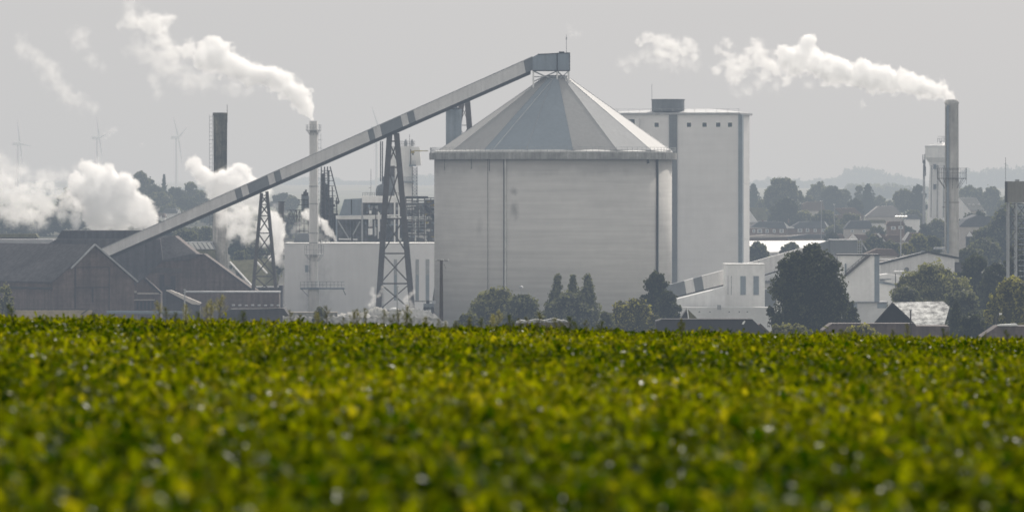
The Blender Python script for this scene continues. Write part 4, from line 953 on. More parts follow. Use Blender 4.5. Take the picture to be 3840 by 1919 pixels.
MB().pbox(688, 1048, 1093, 1097, D - .2, 8.4).build('coping', GALV, c)
D = 1120.
c = thing('sloping_conveyor_roof', 'short pale sloping roof in front of the dark barns', 'roof', (X(690, D), D, 0)); MB().ppoly([(622, 1089), (640, 1088), (754, 1136), (748, 1143), (720, 1140)], D, 3).build('roof', WALLH, c); MB().ppoly([(624, 1094), (722, 1141), (750, 1144), (750, 1330), (624, 1330)], D + .4, 2).build('wall', BRICKD, c)
D = 1320.
c = thing('mossy_roof_hall', 'hall with mossy olive roof behind the lattice trestle', 'building', (X(940, D), D, 0))
MB().add([tuple(W(858, 978, D + 6)), tuple(W(1010, 968, D + 6)), tuple(W(1048, 1040, D - 6)), tuple(W(1040, 1074, D - 6)), tuple(W(945, 1072, D - 6))], [(0, 1, 2, 3, 4)]).build('roof', OLIVE, c)
MB().pbox(860, 1060, 1070, 1330, D - 5, 10).build('wall', BRICKD, c); m = MB(); m.bar(W(960, 978, D - 1), W(1002, 1025, D - 3.5), .3); m.bar(W(862, 981, D + 4), W(944, 1070, D - 6), .3); m.build('verge', WHITE, c)
MB().pbox(960, 1045, 1072, 1077, D - 6.2, 1).build('gutter', WHITE, c)
D = 1340.
c = thing('ribbed_roof_hall', 'small hall with pale ribbed roof and olive wall left of the old chimney', 'building', (X(740, D), D, 0))
m = MB()
for i in range(7): m.ppoly([(672 + i * 17, 910), (685 + i * 17, 909), (700 + i * 17, 933), (690 + i * 17, 934)], D, .3)
m.build('roof_rib', BRIGHT, c); MB().ppoly([(670, 908), (792, 906), (806, 934), (700, 936)], D + .4, 6).build('roof', GALV, c); MB().pbox(700, 806, 937, 1100, D + .6, 6).build('wall', OLIVE, c)
D = 1300.
c = thing('pale_roof_shed', 'shed with pale metal roof behind the barns at the left picture edge', 'shed', (X(90, D), D, 0)); MB().pbox(-60, 198, 897, 918, D, 8).build('roof', pm('dull_pale_roof', (.36, .36, .37), .6, .1, .3), c); MB().pbox(-60, 196, 918.2, 1200, D + .4, 7).build('wall', BRICK, c)
D = 1360.
c = thing('mossy_shed', 'shed with mossy roof line above the pale metal roof, left edge', 'shed', (X(60, D), D, 0)); MB().ppoly([(-60, 878), (132, 876), (142, 889), (-60, 889)], D, 6).build('roof', OLIVE, c); MB().pbox(-60, 136, 889.2, 1200, D + .4, 5).build('wall', STEEL, c)
D = 1000.
c = thing('yard_wall', 'sandy wall topped with small posts at the lower left', 'wall', (X(160, D), D, 0)); MB().pbox(-60, 345, 1163, 1290, D, .5).build('wall', SAND, c)
for i in range(15): MB().pbox(-20 + i * 25, -15 + i * 25, 1155, 1162.9, D + .1, .2).build('fence_post', STEEL, c)
MB().bar(W(-60, 1159, D + .2), W(320, 1159, D + .2), .12).build('rail', BEAM, c); MB().bar(W(305, 1178, D - .1), W(330, 1160, D - .1), .2).build('stay', STEEL, c)
c = thing('pipeline', 'pale low pipeline at the foot of the brick barns', 'pipe', (X(560, 1050), 1050, 0)); MB().tube(W(400, 1170, 1050), W(705, 1172, 1050), .3, n=10).build('pipe', pm('dull_blue_pipe', (.16, .19, .22), .6, .1), c)
for i in range(6): MB().bar(W(410 + i * 55, 1172, 1050), Vector((X(410 + i * 55, 1050), 1050, -.2)), .2).build('support', STEEL, c)
D = 960.
c = thing('dark_roof_shed', 'low dark shed with sloping right end under the lattice trestle', 'shed', (X(960, D), D, 0)); MB().ppoly([(820, 1190), (862, 1160), (1065, 1157), (1098, 1205), (1098, 1330), (820, 1330)], D, 8).build('roof', BRICKD, c); MB().pbox(865, 1060, 1154.5, 1157, D - .2, 1).build('ridge', STEEL, c)
m = MB()
for i in range(9): m.pbox(870 + i * 24, 880 + i * 24, 1141 + (i % 3), 1147, D + 4, 1)
m.build('roof_vent', GALV, c)
c = thing('rubble_bank', 'bright rubble bank along the field edge between hall and silo', 'bank', (X(1500, 880), 880, 0)); rb = random.Random(3); pts_ = [(1060 + i * 9, 1187 + rb.uniform(-5, 5) + max(0, i - 62) * 3) for i in range(70)]
MB().ppoly(pts_ + [(1685, 1330), (1060, 1330)], 880, 1.2).build('bank', pm('bright_rubble', (.42, .41, .39), .95, .6, 1.2), c)
c = thing('lagoon_wall', 'dull low wall behind the bright rubble bank', 'wall', (X(1250, 890), 890, 0)); MB().pbox(1085, 1265, 1172, 1330, 895, 1).build('wall', CONC_RIM, c); MB().pbox(1083, 1267, 1169, 1172, 894.8, 1.4).build('coping', WALLH, c)
# pulp heap with small steam wisps
rgp = np.random.default_rng(9)
def heap(px0, px1, top, D, label, mat, dep=14):
    n = 40; m_ = 10; V = []
    for j in range(m_ + 1):
        v = j / m_
        for i in range(n + 1):
            u = i / n; px = px0 + (px1 - px0) * u; h = np.interp(u, np.linspace(0, 1, len(top)), top); z = Z(h, D)
            V.append((X(px, D), D + dep * (v - .5), -.4 + (z + .4) * math.sin(math.pi * v) ** .6 + rgp.normal(0, .16)))
    Fq = [(j * (n + 1) + i, j * (n + 1) + i + 1, (j + 1) * (n + 1) + i + 1, (j + 1) * (n + 1) + i) for j in range(m_) for i in range(n)]
    return prop(npmesh('heap', np.array(V), Fq, mat, smooth=True), label, 'heap')
HM = pm('pulp', (.42, .41, .38), .95, .3, .5)
heap(1350, 1480, [1185, 1160, 1150, 1158, 1185], 1100, 'pale heap left of the bright spot between the trestle legs', HM)
heap(1480, 1640, [1178, 1160, 1154, 1160, 1165, 1185], 1110, 'pale heap right of the bright spot, touching the silo', HM)
heap(1260, 1420, [1180, 1172, 1168, 1178, 1190], 1090, 'lower pale heap left of the steaming heap', HM)
c = thing('loader_tarp', 'small brilliant white cover lying on the pale heap', 'cover', (X(1480, 1098), 1098, 0)); MB().lathe([(20 * 1098 / F, Z(1161, 1098)), (14 * 1098 / F, Z(1155, 1098)), (.1, Z(1153, 1098))], X(1478, 1098), 1098, 14).build('cover', BRIGHT, c); MB().lathe([(19 * 1098 / F, 3), (19 * 1098 / F, Z(1162, 1098))], X(1478, 1098), 1098, 14).build('body', HM, c)
D = 1130.
c = thing('wheel_loader', 'dark loader machine parked beside the silo foot', 'vehicle', (X(1605, D), D, 0)); MB().pbox(1588, 1628, 1138, 1156, D, 2.5).build('body', SHEETD, c); MB().pbox(1598, 1610, 1126, 1138, D + .3, 1.8).build('cab', BEAM, c); MB().pbox(1620, 1634, 1128, 1139, D + .2, 2).build('bucket', GALV, c)
for px in (1594, 1606, 1620): MB().tube(W(px, 1157, D - .4), W(px, 1157, D + .1), .38, n=14).build('wheel', BEAM, c)
MB().bar(W(1555, 1129, D + 4), W(1634, 1130, D + 4), .18).build('boom', STEEL, c)

# ------------------------------------------------------------------ right foreground buildings
D = 1090.
c = thing('small_conveyor_gallery', 'small striped conveyor gallery rising right to the boxy building', 'conveyor', (X(2600, D), D, 0))
def sgt(px): return 1070 - (px - 2501) * .2706
def sgb(px): return sgt(px) + 50 + (px - 2501) * .02
for a_, b_, dk in ((2470, 2566, 1), (2566, 2599, 0), (2599, 2632, 1), (2632, 2724, 0)):
    q = [W(a_ + 8, sgb(a_ + 8), D), W(b_ + 8, sgb(b_ + 8), D)]; t = [W(a_, sgt(a_), D), W(b_, sgt(b_), D)]; dy = Vector((0, 3, 0))
    MB().hexa([q[0], q[1], q[1] + dy, q[0] + dy, t[0], t[1], t[1] + dy, t[0] + dy]).build('cladding_panel', SHEETD if dk else SHEET, c, label='dark grey cladding section' if dk else None)
MB().bar(W(2480, sgb(2480) + 2, D + .3), W(2726, sgb(2726) + 2, D + .3), .25).build('truss_beam', BEAM, c)
D = 1080.
c = thing('boxy_building', 'boxy pale building with two tall windows between the conveyor galleries', 'building', (X(2790, D), D, 0))
MB().pbox(2719, 2868, 992, 1330, D, 9).build('wall', WHITE, c); MB().pbox(2717, 2870, 989, 992, D - .2, 9.4).build('roof_edge', ROOFW, c)
for a_ in (2776, 2825):
    f_ = MB().pbox(a_ - 2, a_ + 23, 1033, 1107, D - .08, .07).build('window', BRIGHT, c); MB().pbox(a_ + .5, a_ + 20.5, 1035, 1105, D - .14, .055).build('pane', GLASSB, f_)
for a_ in (2729, 2742): MB().pbox(a_, a_ + 2, 1034, 1105, D - .06, .05).build('rib', GALV, c)
MB().pbox(2868.2, 2910, 1083, 1150, D + 1, 4).build('annexe', SHEETD, c)
D = 1070.
c = thing('low_pale_building', 'long low pale building under the small striped conveyor', 'building', (X(2700, D), D, 0)); MB().ppoly([(2540, 1120), (2719, 1075), (2719, 1330), (2540, 1330)], D + 6, 6).build('upper_wall', WHITE, c); MB().pbox(2560, 2900, 1152, 1330, D, 5).build('wall', pm('faded_pale', (.62, .62, .61), .85, .1, .2), c)
MB().pbox(2690, 2704, 1143, 1160, D - .2, .6).build('cabinet', GALV, c)
for a_ in (2620, 2660, 2732, 2770, 2800): MB().pbox(a_, a_ + 5, 1167, 1171, D - .06, .05).build('vent', SHEETD, c)
D = 1150.
c = thing('angled_gallery', 'pale second gallery rising behind the large round tree to a dark head', 'conveyor', (X(3000, D), D, 0))
for a_, b_, ta, tb, ba, bb, mt in ((2795, 2957, 989, 944, 1040, 1002, SHEET), (2957, 3046, 944, 920, 1002, 975, SHEET), (3046, 3113, 920, 901, 975, 955, SHEETD)):
    q = [W(a_, ba, D), W(b_, bb, D)]; t = [W(a_, ta, D), W(b_, tb, D)]; dy = Vector((0, 3.5, 0)); MB().hexa([q[0], q[1], q[1] + dy, q[0] + dy, t[0], t[1], t[1] + dy, t[0] + dy]).build('cladding_panel', mt, c)
MB().pbox(3113.3, 3214, 901, 956, D - .5, 6).build('head_box', SHEETD, c); MB().pbox(3110, 3216, 898, 901, D - .7, 6.4).build('roof_edge', GALV, c)
MB().bar(W(2865, 1032, D - .2), W(3050, 975, D - .2), .25).build('truss_beam', BEAM, c)
for px in (3150, 3166): MB().bar(W(px, 956, D), Vector((X(px, D), D, 0)), .4).build('leg', BLUE, c)
m = MB(); 
for px in (3216, 3224, 3232): m.bar(W(px, 900, D), W(px, 956, D), .14)
for py in (902, 912, 922, 932, 942): m.bar(W(3216, py, D), W(3232, py, D), .12)
m.bar(W(3232, 910, D), W(3250, 938, D), .25); m.bar(W(3227, 900, D), W(3227, 894, D), .14)
m.build('stair', GALV, c)
D = 1120.
c = thing('white_tall_building', 'white building with blue side and diagonal stair right of the round tree', 'building', (X(3230, D), D, 0))
MB().pbox(3150, 3279, 958, 1131, D, 7).build('wall', WHITE, c); MB().pbox(3279.2, 3298, 954, 1131, D + .1, 7).build('side_cladding', BLUE, c); MB().pbox(3140, 3300, 953, 958, D - .4, 7.6).build('roof_edge', BEAM, c)
MB().pbox(3167, 3330, 1131.2, 1134, D - .3, 8).build('ledge', SHEETD, c); MB().pbox(3150, 3330, 1134.2, 1330, D + .3, 6).build('base_wall', pm('faded_pale', (.62, .62, .61)), c)
MB().pbox(3186, 3214, 1136, 1155, D + .2, .1).build('window', GLASSB, c); MB().pbox(3290, 3325, 1136, 1155, D + .2, .1).build('window', GLASSB, c)
m = MB(); m.bar(W(3168, 1034, D - .4), W(3262, 955, D - .4), .35, .5); m.bar(W(3168, 1020, D - .4), W(3240, 958, D - .4), .08)
for i in range(7): m.bar(W(3172 + i * 12, 1028 - i * 10, D - .4), W(3172 + i * 12, 1016 - i * 10, D - .4), .07)
m.build('stair', STEEL, c); MB().pbox(3168, 3174, 988, 1030, D - .2, .15).build('door', BLUE, c)
D = 1140.
c = thing('side_annexe', 'low pale annexe with blue ledge between white building and olive bush', 'building', (X(3330, D), D, 0)); MB().ppoly([(3299, 1030), (3330, 1026), (3380, 1035), (3380, 1330), (3299, 1330)], D, 6).build('wall', WHITE, c); MB().ppoly([(3299, 1046), (3340, 1045), (3350, 1052), (3299, 1052)], D - .3, .28).build('opening', SHEETD, c); MB().ppoly([(3299, 1054), (3375, 1068), (3375, 1073), (3299, 1062)], D - .5, .48).build('ledge', BLUE, c)
MB().ppoly([(3318, 1050), (3345, 1048), (3370, 1060), (3370, 1065), (3320, 1056)], D - .8, .28).build('tarpaulin', BRIGHT, c)
D = 1200.
c = thing('gabled_shed', 'wide pale shed with shallow gable below the grey chimney', 'shed', (X(3440, D), D, 0)); MB().ppoly([(3302, 992), (3477, 948), (3580, 970), (3580, 1330), (3302, 1330)], D, 18).build('wall', SHEET, c)
m = MB(); m.bar(W(3298, 989, D - .2), W(3477, 944.5, D - .2), .4, .45); m.bar(W(3477, 944.5, D - .2), W(3640, 977, D - .2), .4, .45); m.build('roof_edge', BEAM, c)
MB().hexa([W(3477, 946, D), W(3640, 978, D), W(3640, 978, D) + Vector((0, 18, 0)), W(3477, 946, D) + Vector((0, 18, 0)), W(3477, 943, D), W(3640, 975, D), W(3640, 975, D) + Vector((0, 18, 0)), W(3477, 943, D) + Vector((0, 18, 0))]).build('roof', BLUE, c)
MB().pbox(3580, 3620, 985, 1330, D + .5, 8).build('lean_to', STEEL, c); MB().pbox(3505, 3545, 928, 935, D + 6, 3).build('roof_vent', GALV, c); MB().pbox(3299, 3350, 970, 973, D + 6, 2).build('pipe', BRIGHT, c)
D = 1110.
c = thing('white_tank', 'small white rounded tank beside the olive bush', 'tank', (X(3375, D), D, 0)); MB().tube(W(3352, 1020, D), W(3392, 1020, D), .28, n=12).build('shell', BRIGHT, c); MB().tube(W(3400, 1011, D - .4), W(3400, 1011, D + .5), .5, n=14).build('drum', SHEETD, c)
for px in (3358, 3388): MB().bar(W(px, 1022, D), Vector((X(px, D), D, 0)), .15).build('leg', STEEL, c)
# house with patchy bright roof
D = 850.
c = thing('old_house', 'old house with dark gable and patchy bright white roof at the lower right', 'house', (X(3420, D), D, 4))
MB().ppoly([(3270, 1222), (3346, 1140), (3440, 1222), (3440, 1330), (3270, 1330)], D, .5).build('gable_wall', pm('soot_black', (.02, .02, .022), .9, .2), c)
p = [W(3348, 1137, D + 5), W(3538, 1133, D + 5), W(3560, 1154, D + 3), W(3550, 1190, D), W(3540, 1221, D - 2.2), W(3436, 1221, D - 2.2)]
MB().add(p + [v + Vector((0, 0, .15)) for v in p], [(0, 1, 2, 3, 4, 5), (6, 7, 8, 9, 10, 11)] + [(i, (i + 1) % 6, (i + 1) % 6 + 6, i + 6) for i in range(6)]).build('roof', PATCH, c)
MB().pbox(3437, 3545, 1223, 1330, D - 2, 6).build('wall', BRICKD, c); m = MB(); m.bar(W(3346, 1136, D - .2), W(3440, 1222, D - .2), .2); m.bar(W(3346, 1136, D - .2), W(3268, 1224, D - .2), .2); m.build('verge', BRICKD, c)
D = 800.
c = thing('long_roof', 'long low brown roof along the field edge below the old house', 'roof', (X(3300, D), D, 6)); MB().ppoly([(3085, 1238), (3118, 1214), (3430, 1214), (3436, 1222), (3560, 1222), (3560, 1340), (3085, 1340)], D, 7).build('roof', BRICK, c); MB().pbox(3120, 3430, 1212.5, 1214, D - .2, 1).build('ridge', BRICKD, c)
c = thing('long_roof', 'long dark slate roof in front of the low pale building', 'roof', (X(2650, D), D, 6)); MB().ppoly([(2460, 1204), (2480, 1198), (2822, 1197), (2872, 1245), (2872, 1340), (2460, 1340)], D, 7).build('roof', pm('dark_slate', (.05, .048, .05), 1., .15), c); MB().pbox(2478, 2822, 1196, 1197.5, D - .2, 1).build('ridge', BRICKD, c)
MB().ppoly([(2786, 1207), (2793, 1201), (2795, 1205), (2789, 1216), (2781, 1215)], D - .6, .3).build('roof_dish', BRIGHT, c)
D = 860.
c = thing('small_gable_roof', 'small dark gable with white verge over the long slate roof', 'roof', (X(2585, D), D, 3)); MB().ppoly([(2548, 1200), (2577, 1158), (2582, 1200), (2582, 1330), (2548, 1330)], D, 4).build('gable_wall', BRICKD, c); MB().ppoly([(2577, 1156), (2582, 1162), (2622, 1200), (2622, 1330), (2582, 1330)], D + .2, 4).build('roof', OLIVE, c); MB().bar(W(2577, 1156, D - .1), W(2583, 1200, D - .1), .16).build('verge', BRIGHT, c)
c = thing('small_gable_roof', 'small grey gable end right of the long slate roof', 'roof', (X(2860, 820), 820, 3)); MB().ppoly([(2820, 1240), (2850, 1214), (2884, 1246), (2884, 1330), (2820, 1330)], 820, 4).build('gable_wall', BRICK, c); MB().bar(W(2850, 1213, 819.8), W(2886, 1247, 819.8), .15).build('verge', STEEL, c)
D = 780.
c = thing('glasshouse_roof', 'dark roof with a brilliant white strip at the lower right corner', 'roof', (X(3780, D), D, 6)); MB().ppoly([(3680, 1262), (3740, 1222), (3900, 1222), (3900, 1340), (3680, 1340)], D, 6).build('roof', BRICK, c); MB().ppoly([(3742, 1217), (3812, 1213), (3820, 1221), (3742, 1221.5)], D - .2, 1.2).build('skylight', BRIGHT, c)  # white panel paints in the glint off the glass
c = thing('bright_low_roof', 'low brilliant white roof edge among weeds, in front of the conifers', 'roof', (X(2090, 880), 880, 3)); MB().ppoly([(1935, 1206), (1950, 1198), (1975, 1203), (2010, 1195), (2040, 1200), (2080, 1192), (2100, 1200), (2120, 1199), (2135, 1210), (2135, 1340), (1935, 1340)], 880, 2).build('roof', PATCH, c); MB().ppoly([(1932, 1211), (2138, 1206), (2138, 1340), (1932, 1340)], 879.6, .3).build('wall', BRICK, c)

# ------------------------------------------------------------------ town houses
HG = 'houses of the hazy town'
def house(label, roof, wall, D, rm, wm, windows=(), chim=None, dep=8, gable=None):
    cx = sum(p[0] for p in roof) / len(roof); g = float(G(X(cx, D), D))
    c = thing('house', label, 'house', (X(cx, D), D, g), HG)
    MB().ppoly(roof, D, dep).build('roof', rm, c)
    x0, x1, y0 = wall; gb_ = HY + (CZ - g) * F / D + 8
    if gb_ < y0 + 8: gb_ = y0 + 20
    MB().pbox(x0, x1, y0 + .1, gb_, D + .35, dep - 1).build('wall', wm, c)
    for (a_, b_, w_, h_) in windows:
        f_ = MB().pbox(a_ - w_ / 2, a_ + w_ / 2, b_ - h_ / 2, b_ + h_ / 2, D + .2, .14).build('window', BRIGHT, c); MB().pbox(a_ - w_ / 4, a_ + w_ / 4, b_ - h_ / 3, b_ + h_ / 3, D + .1, .09).build('pane', GLASSB, f_)
    if chim: MB().pbox(chim[0] - 2.5, chim[0] + 2.5, chim[1], chim[1] + 14, D + 2, 1).build('chimney', BRICKH, c)
    if gable: MB().ppoly(gable, D - .3, .28).build('gable', WHITE, c)
    return c
house('house with olive tiled roof and pale gable touching the block', [(2805, 778), (2862, 780), (2880, 812), (2876, 826), (2832, 826)], (2806, 2876, 826), 1850, OLIVE, WALLH, gable=[(2790, 800), (2805, 782), (2842, 832), (2790, 836)])
house('left half of the long row house with hipped slate roof', [(2816, 851), (2846, 830), (2938, 832), (2950, 857)], (2805, 2950, 856), 1740, TILEG, BRICKH, [(2827, 866, 11, 12), (2849, 866, 19, 15), (2877, 866, 13, 14), (2903, 866, 12, 13), (2931, 866, 16, 14)], (2860, 824), gable=[(2940, 832), (2958, 848), (2980, 852), (2978, 856), (2950, 856)])
house('right half of the long row house with hipped slate roof', [(2955, 857), (3000, 832), (3092, 828), (3106, 855)], (2955, 3106, 857), 1745, TILEG, BRICKH, [(3000, 864, 18, 14), (3028, 864, 14, 13), (3057, 864, 12, 12), (3088, 864, 15, 11)], (2957, 822), gable=[(3090, 830), (3096, 832), (3108, 848), (3104, 854)])
house('house with brown roof over a brilliant white strip', [(3131, 781), (3205, 779), (3238, 812), (3232, 818), (3172, 818)], (3172, 3232, 818), 1800, TILE, WALLH, gable=[(3175, 813), (3228, 811), (3229, 817), (3178, 817)])
house('house with wide pale hipped roof below the spruce', [(3245, 812), (3292, 774), (3352, 772), (3388, 812)], (3250, 3384, 812), 1780, pm('pale_hip', (.34, .32, .31), .8, .08), WALLH)
house('brick house with two white windows left of the floodlight mast', [(3322, 843), (3334, 830), (3386, 830), (3396, 843)], (3330, 3392, 843), 1620, TILE, BRICKH, [(3350, 855, 18, 13), (3378, 853, 18, 12)])
house('house with bright roof and three shining skylights right of the grey chimney', [(3599, 741), (3661, 741), (3693, 789), (3640, 789)], (3641, 3690, 789), 1700, pm('pale_shingle', (.42, .42, .41), .5, .08), WALLH, gable=[(3560, 800), (3598, 743), (3640, 792), (3640, 830), (3560, 830)])
sk = [o for o in bpy.data.objects if o.get('label', '').startswith('house with bright roof and three')][0]
for px in (3636, 3652, 3673): MB().tube(W(px - 2, 770, 1699.7), W(px - 2, 768, 1699.9), .42, .42, 10).build('skylight', BRIGHT, sk)
house('gabled house with small white gable above the dark gallery head', [(3180, 900), (3200, 878), (3248, 880), (3262, 905)], (3184, 3258, 900), 1550, TILE, WALLH, gable=[(3181, 897), (3199, 877), (3218, 898)])
house('house with steep brown roof and pale rake left of the floodlight mast', [(3262, 905), (3290, 874), (3318, 880), (3345, 935), (3280, 940)], (3275, 3340, 936), 1500, TILE, WALLH, gable=[(3288, 876), (3295, 874), (3345, 934), (3338, 940)])
house('house with pale rake right of the floodlight mast', [(3384, 905), (3408, 872), (3455, 872), (3462, 905)], (3388, 3458, 905), 1560, TILE, WALLH, gable=[(3382, 898), (3405, 868), (3412, 872), (3392, 905)])
house('low house with brown roof behind the white tall building', [(3230, 958), (3290, 932), (3350, 934), (3375, 960)], (3240, 3365, 960), 1400, TILE, WALLH)
house('small house with white gable right of the grey chimney', [(3620, 890), (3636, 870), (3665, 872), (3672, 890)], (3622, 3670, 890), 1600, TILE, WALLH, gable=[(3624, 886), (3636, 868), (3650, 886)])
house('low building with dark curved roof right of the grey chimney', [(3596, 850), (3625, 822), (3665, 806), (3705, 812), (3760, 850)], (3600, 3750, 850), 1600, TILEG, WALLH, dep=20)
house('low terrace with pale flat roofs in front of the long row house', [(2805, 886), (2870, 880), (2950, 884), (3020, 880), (3020, 888), (2805, 892)], (2806, 3020, 889), 1640, WALLH, TILE)
house('garage row with slate roof in front of the long row house', [(2958, 888), (3028, 878), (3105, 880), (3105, 894), (2958, 895)], (2960, 3103, 895), 1620, TILEG, WALLH)
house('house with tiled roof left of the spruce behind garden trees', [(3008, 765), (3030, 757), (3085, 756), (3095, 790), (3010, 790)], (3010, 3092, 790), 1880, TILE, WALLH)
house('house with dark roof half hidden below the pale hipped roof', [(3165, 858), (3190, 828), (3262, 826), (3275, 858)], (3168, 3272, 858), 1680, TILEG, WALLH, [(3196, 866, 12, 9), (3240, 866, 12, 9)])
house('house glimpsed in the hazy wood above the gallery', [(575, 815), (590, 800), (615, 800), (620, 815)], (577, 618, 815), 1800, TILE, WHITE, gable=[(596, 830), (604, 806), (612, 830)])
house('house with faint white gable in the hazy wood left of the gallery', [(608, 800), (620, 782), (660, 784), (668, 800)], (610, 664, 800), 1830, TILEG, WHITE, gable=[(664, 800), (672, 782), (680, 800)])
house('small house with pale roof between the tree groups left of the spruce', [(3192, 800), (3205, 788), (3236, 788), (3244, 800)], (3195, 3240, 800), 1900, WALLH, TILE)
house('small brown roofed house right of the spruce foot', [(3268, 770), (3280, 758), (3320, 758), (3330, 770)], (3270, 3326, 770), 2080, TILE, WALLH)
house('pale gabled house below the brick house with two windows', [(3300, 905), (3330, 880), (3372, 882), (3384, 908)], (3304, 3380, 908), 1530, TILE, WALLH, gable=[(3298, 908), (3314, 880), (3332, 908)])
house('long brown roofed house between the light poles', [(3085, 822), (3100, 806), (3168, 806), (3176, 822)], (3088, 3172, 822), 1770, TILE, BRICKH, [(3110, 832, 12, 10), (3145, 832, 12, 10)])
house('pale walled house behind the floodlight mast', [(3392, 822), (3402, 806), (3440, 806), (3452, 822)], (3395, 3450, 822), 1740, TILEG, WHITE)
house('low pale extension in front of the wide pale hipped roof', [(3252, 836), (3262, 824), (3318, 824), (3326, 836)], (3255, 3322, 836), 1720, OLIVE, WHITE)
house('small roof peeping over the hazy trees above the grey chimney foot', [(3690, 872), (3702, 858), (3738, 858), (3748, 872)], (3692, 3744, 872), 1620, TILE, WALLH, gable=[(3690, 872), (3700, 857), (3712, 872)])
house('small gabled house in front of the garage row', [(3110, 893), (3122, 878), (3160, 878), (3170, 893)], (3112, 3166, 893), 1600, TILE, WALLH, gable=[(3108, 893), (3120, 877), (3133, 893)])
house('tiny pale roof right of the biggest round hazy tree', [(2985, 800), (2994, 790), (3020, 790), (3028, 800)], (2987, 3026, 800), 1860, WALLH, WHITE)
tree(3515, 822, 950, 48, 1640, 'bush', LM, 'hazy bush covering the foot of the water tower', TM, 90)
tree(3470, 840, 950, 34, 1630, 'bush', LG, 'dark hazy bush at the foot of the telecom mast', TM, 91)
for i_, (a_, b_, e_, l_) in enumerate(((1010, 862, 1500, 'hazy bush behind the lattice trestle legs'), (960, 895, 1480, 'hazy bush above the mossy olive roof'), (1040, 930, 1420, 'hazy bush between lattice trestle and white hall'), (905, 940, 1450, 'hazy bush right of the old chimney foot'), (1090, 800, 1700, 'hazy bush left of the spiky machinery'), (770, 850, 1550, 'hazy bush left of the old chimney shaft'))): tree(a_, b_, b_ + 110, 42, e_, 'bush', LM, l_, TB, 120 + i_)
D = 1500.
c = thing('warehouse', 'long warehouse with bright white flat roof right of the tall block', 'warehouse', (X(2950, D), D, 5)); MB().hexa([W(2790, 950, D - 2), W(3110, 945, D - 2), W(3095, 904, D + 30), W(2795, 906, D + 30), W(2790, 946, D - 2), W(3110, 941, D - 2), W(3095, 902, D + 30), W(2795, 903, D + 30)]).build('roof', BRIGHT, c); MB().box(X(2792, D), X(3108, D), D - 1.5, D + 28, 0, Z(955, D)).build('wall', WHITE, c)

# ------------------------------------------------------------------ steam (real scattering volumes)
SP = {'dense': (.8, .36, .24, 1.45, 1.42), 'mid': (.42, .40, .5, 1.95, 1.6), 'thin': (.15, .40, .7, 1.9, 1.75)}   # density, threshold, softness, noise amount, radius factor
def steam_mat(kind, pts, rmean, aniso=.3):
    """density falls off from the core points of the plume and is broken up by noise"""
    dens, thr, soft, amp, _ = SP[kind]
    m = bpy.data.materials.new('steam_' + kind); t, N, L = nt(m)
    out = N.new('ShaderNodeOutputMaterial'); vs = N.new('ShaderNodeVolumeScatter'); vs.inputs['Color'].default_value = (1, .985, .965, 1); vs.inputs['Anisotropy'].default_value = aniso
    tc = N.new('ShaderNodeTexCoord')
    def math_(op, a, b=None, c=None):
        k = N.new('ShaderNodeMath'); k.operation = op
        for i, v in enumerate((a, b, c)):
            if v is None: continue
            if isinstance(v, (int, float)): k.inputs[i].default_value = v
            else: L.new(v, k.inputs[i])
        return k.outputs[0]
    wn = N.new('ShaderNodeTexNoise'); wn.inputs['Scale'].default_value = .45 / rmean; wn.inputs['Detail'].default_value = 2; L.new(tc.outputs['Object'], wn.inputs['Vector'])
    ws = N.new('ShaderNodeVectorMath'); ws.operation = 'MULTIPLY_ADD'; L.new(wn.outputs['Color'], ws.inputs[0]); ws.inputs[1].default_value = (1.2 * rmean,) * 3; 
    wo = N.new('ShaderNodeVectorMath'); wo.operation = 'SUBTRACT'; L.new(tc.outputs['Object'], wo.inputs[0]); wo.inputs[1].default_value = (.6 * rmean,) * 3; L.new(wo.outputs[0], ws.inputs[2])
    f = None
    for (x, y, z, r) in pts:
        d = N.new('ShaderNodeVectorMath'); d.operation = 'DISTANCE'; L.new(ws.outputs[0], d.inputs[0]); d.inputs[1].default_value = (x, y, z)
        v = math_('MULTIPLY_ADD', d.outputs['Value'], -1 / r, 1.)
        f = v if f is None else math_('SMOOTH_MAX', f, v, .3)
    n = N.new('ShaderNodeTexNoise'); n.inputs['Scale'].default_value = 1.7 / rmean; n.inputs['Detail'].default_value = 6; n.inputs['Roughness'].default_value = .64; n.inputs['Distortion'].default_value = .4
    L.new(tc.outputs['Object'], n.inputs['Vector'])
    g = math_('MULTIPLY_ADD', n.outputs['Fac'], amp, -.5 * amp)
    g = math_('ADD', f, g)
    c = N.new('ShaderNodeMapRange'); c.interpolation_type = 'SMOOTHSTEP'; c.inputs[1].default_value = thr; c.inputs[2].default_value = thr + soft; c.inputs[3].default_value = 0; c.inputs[4].default_value = dens
    L.new(g, c.inputs[0])
    e = N.new('ShaderNodeMapRange'); e.inputs[1].default_value = .02; e.inputs[2].default_value = .16; L.new(f, e.inputs[0])
    L.new(math_('MULTIPLY', c.outputs[0], e.outputs[0]), vs.inputs['Density']); L.new(vs.outputs[0], out.inputs['Volume'])
    return m
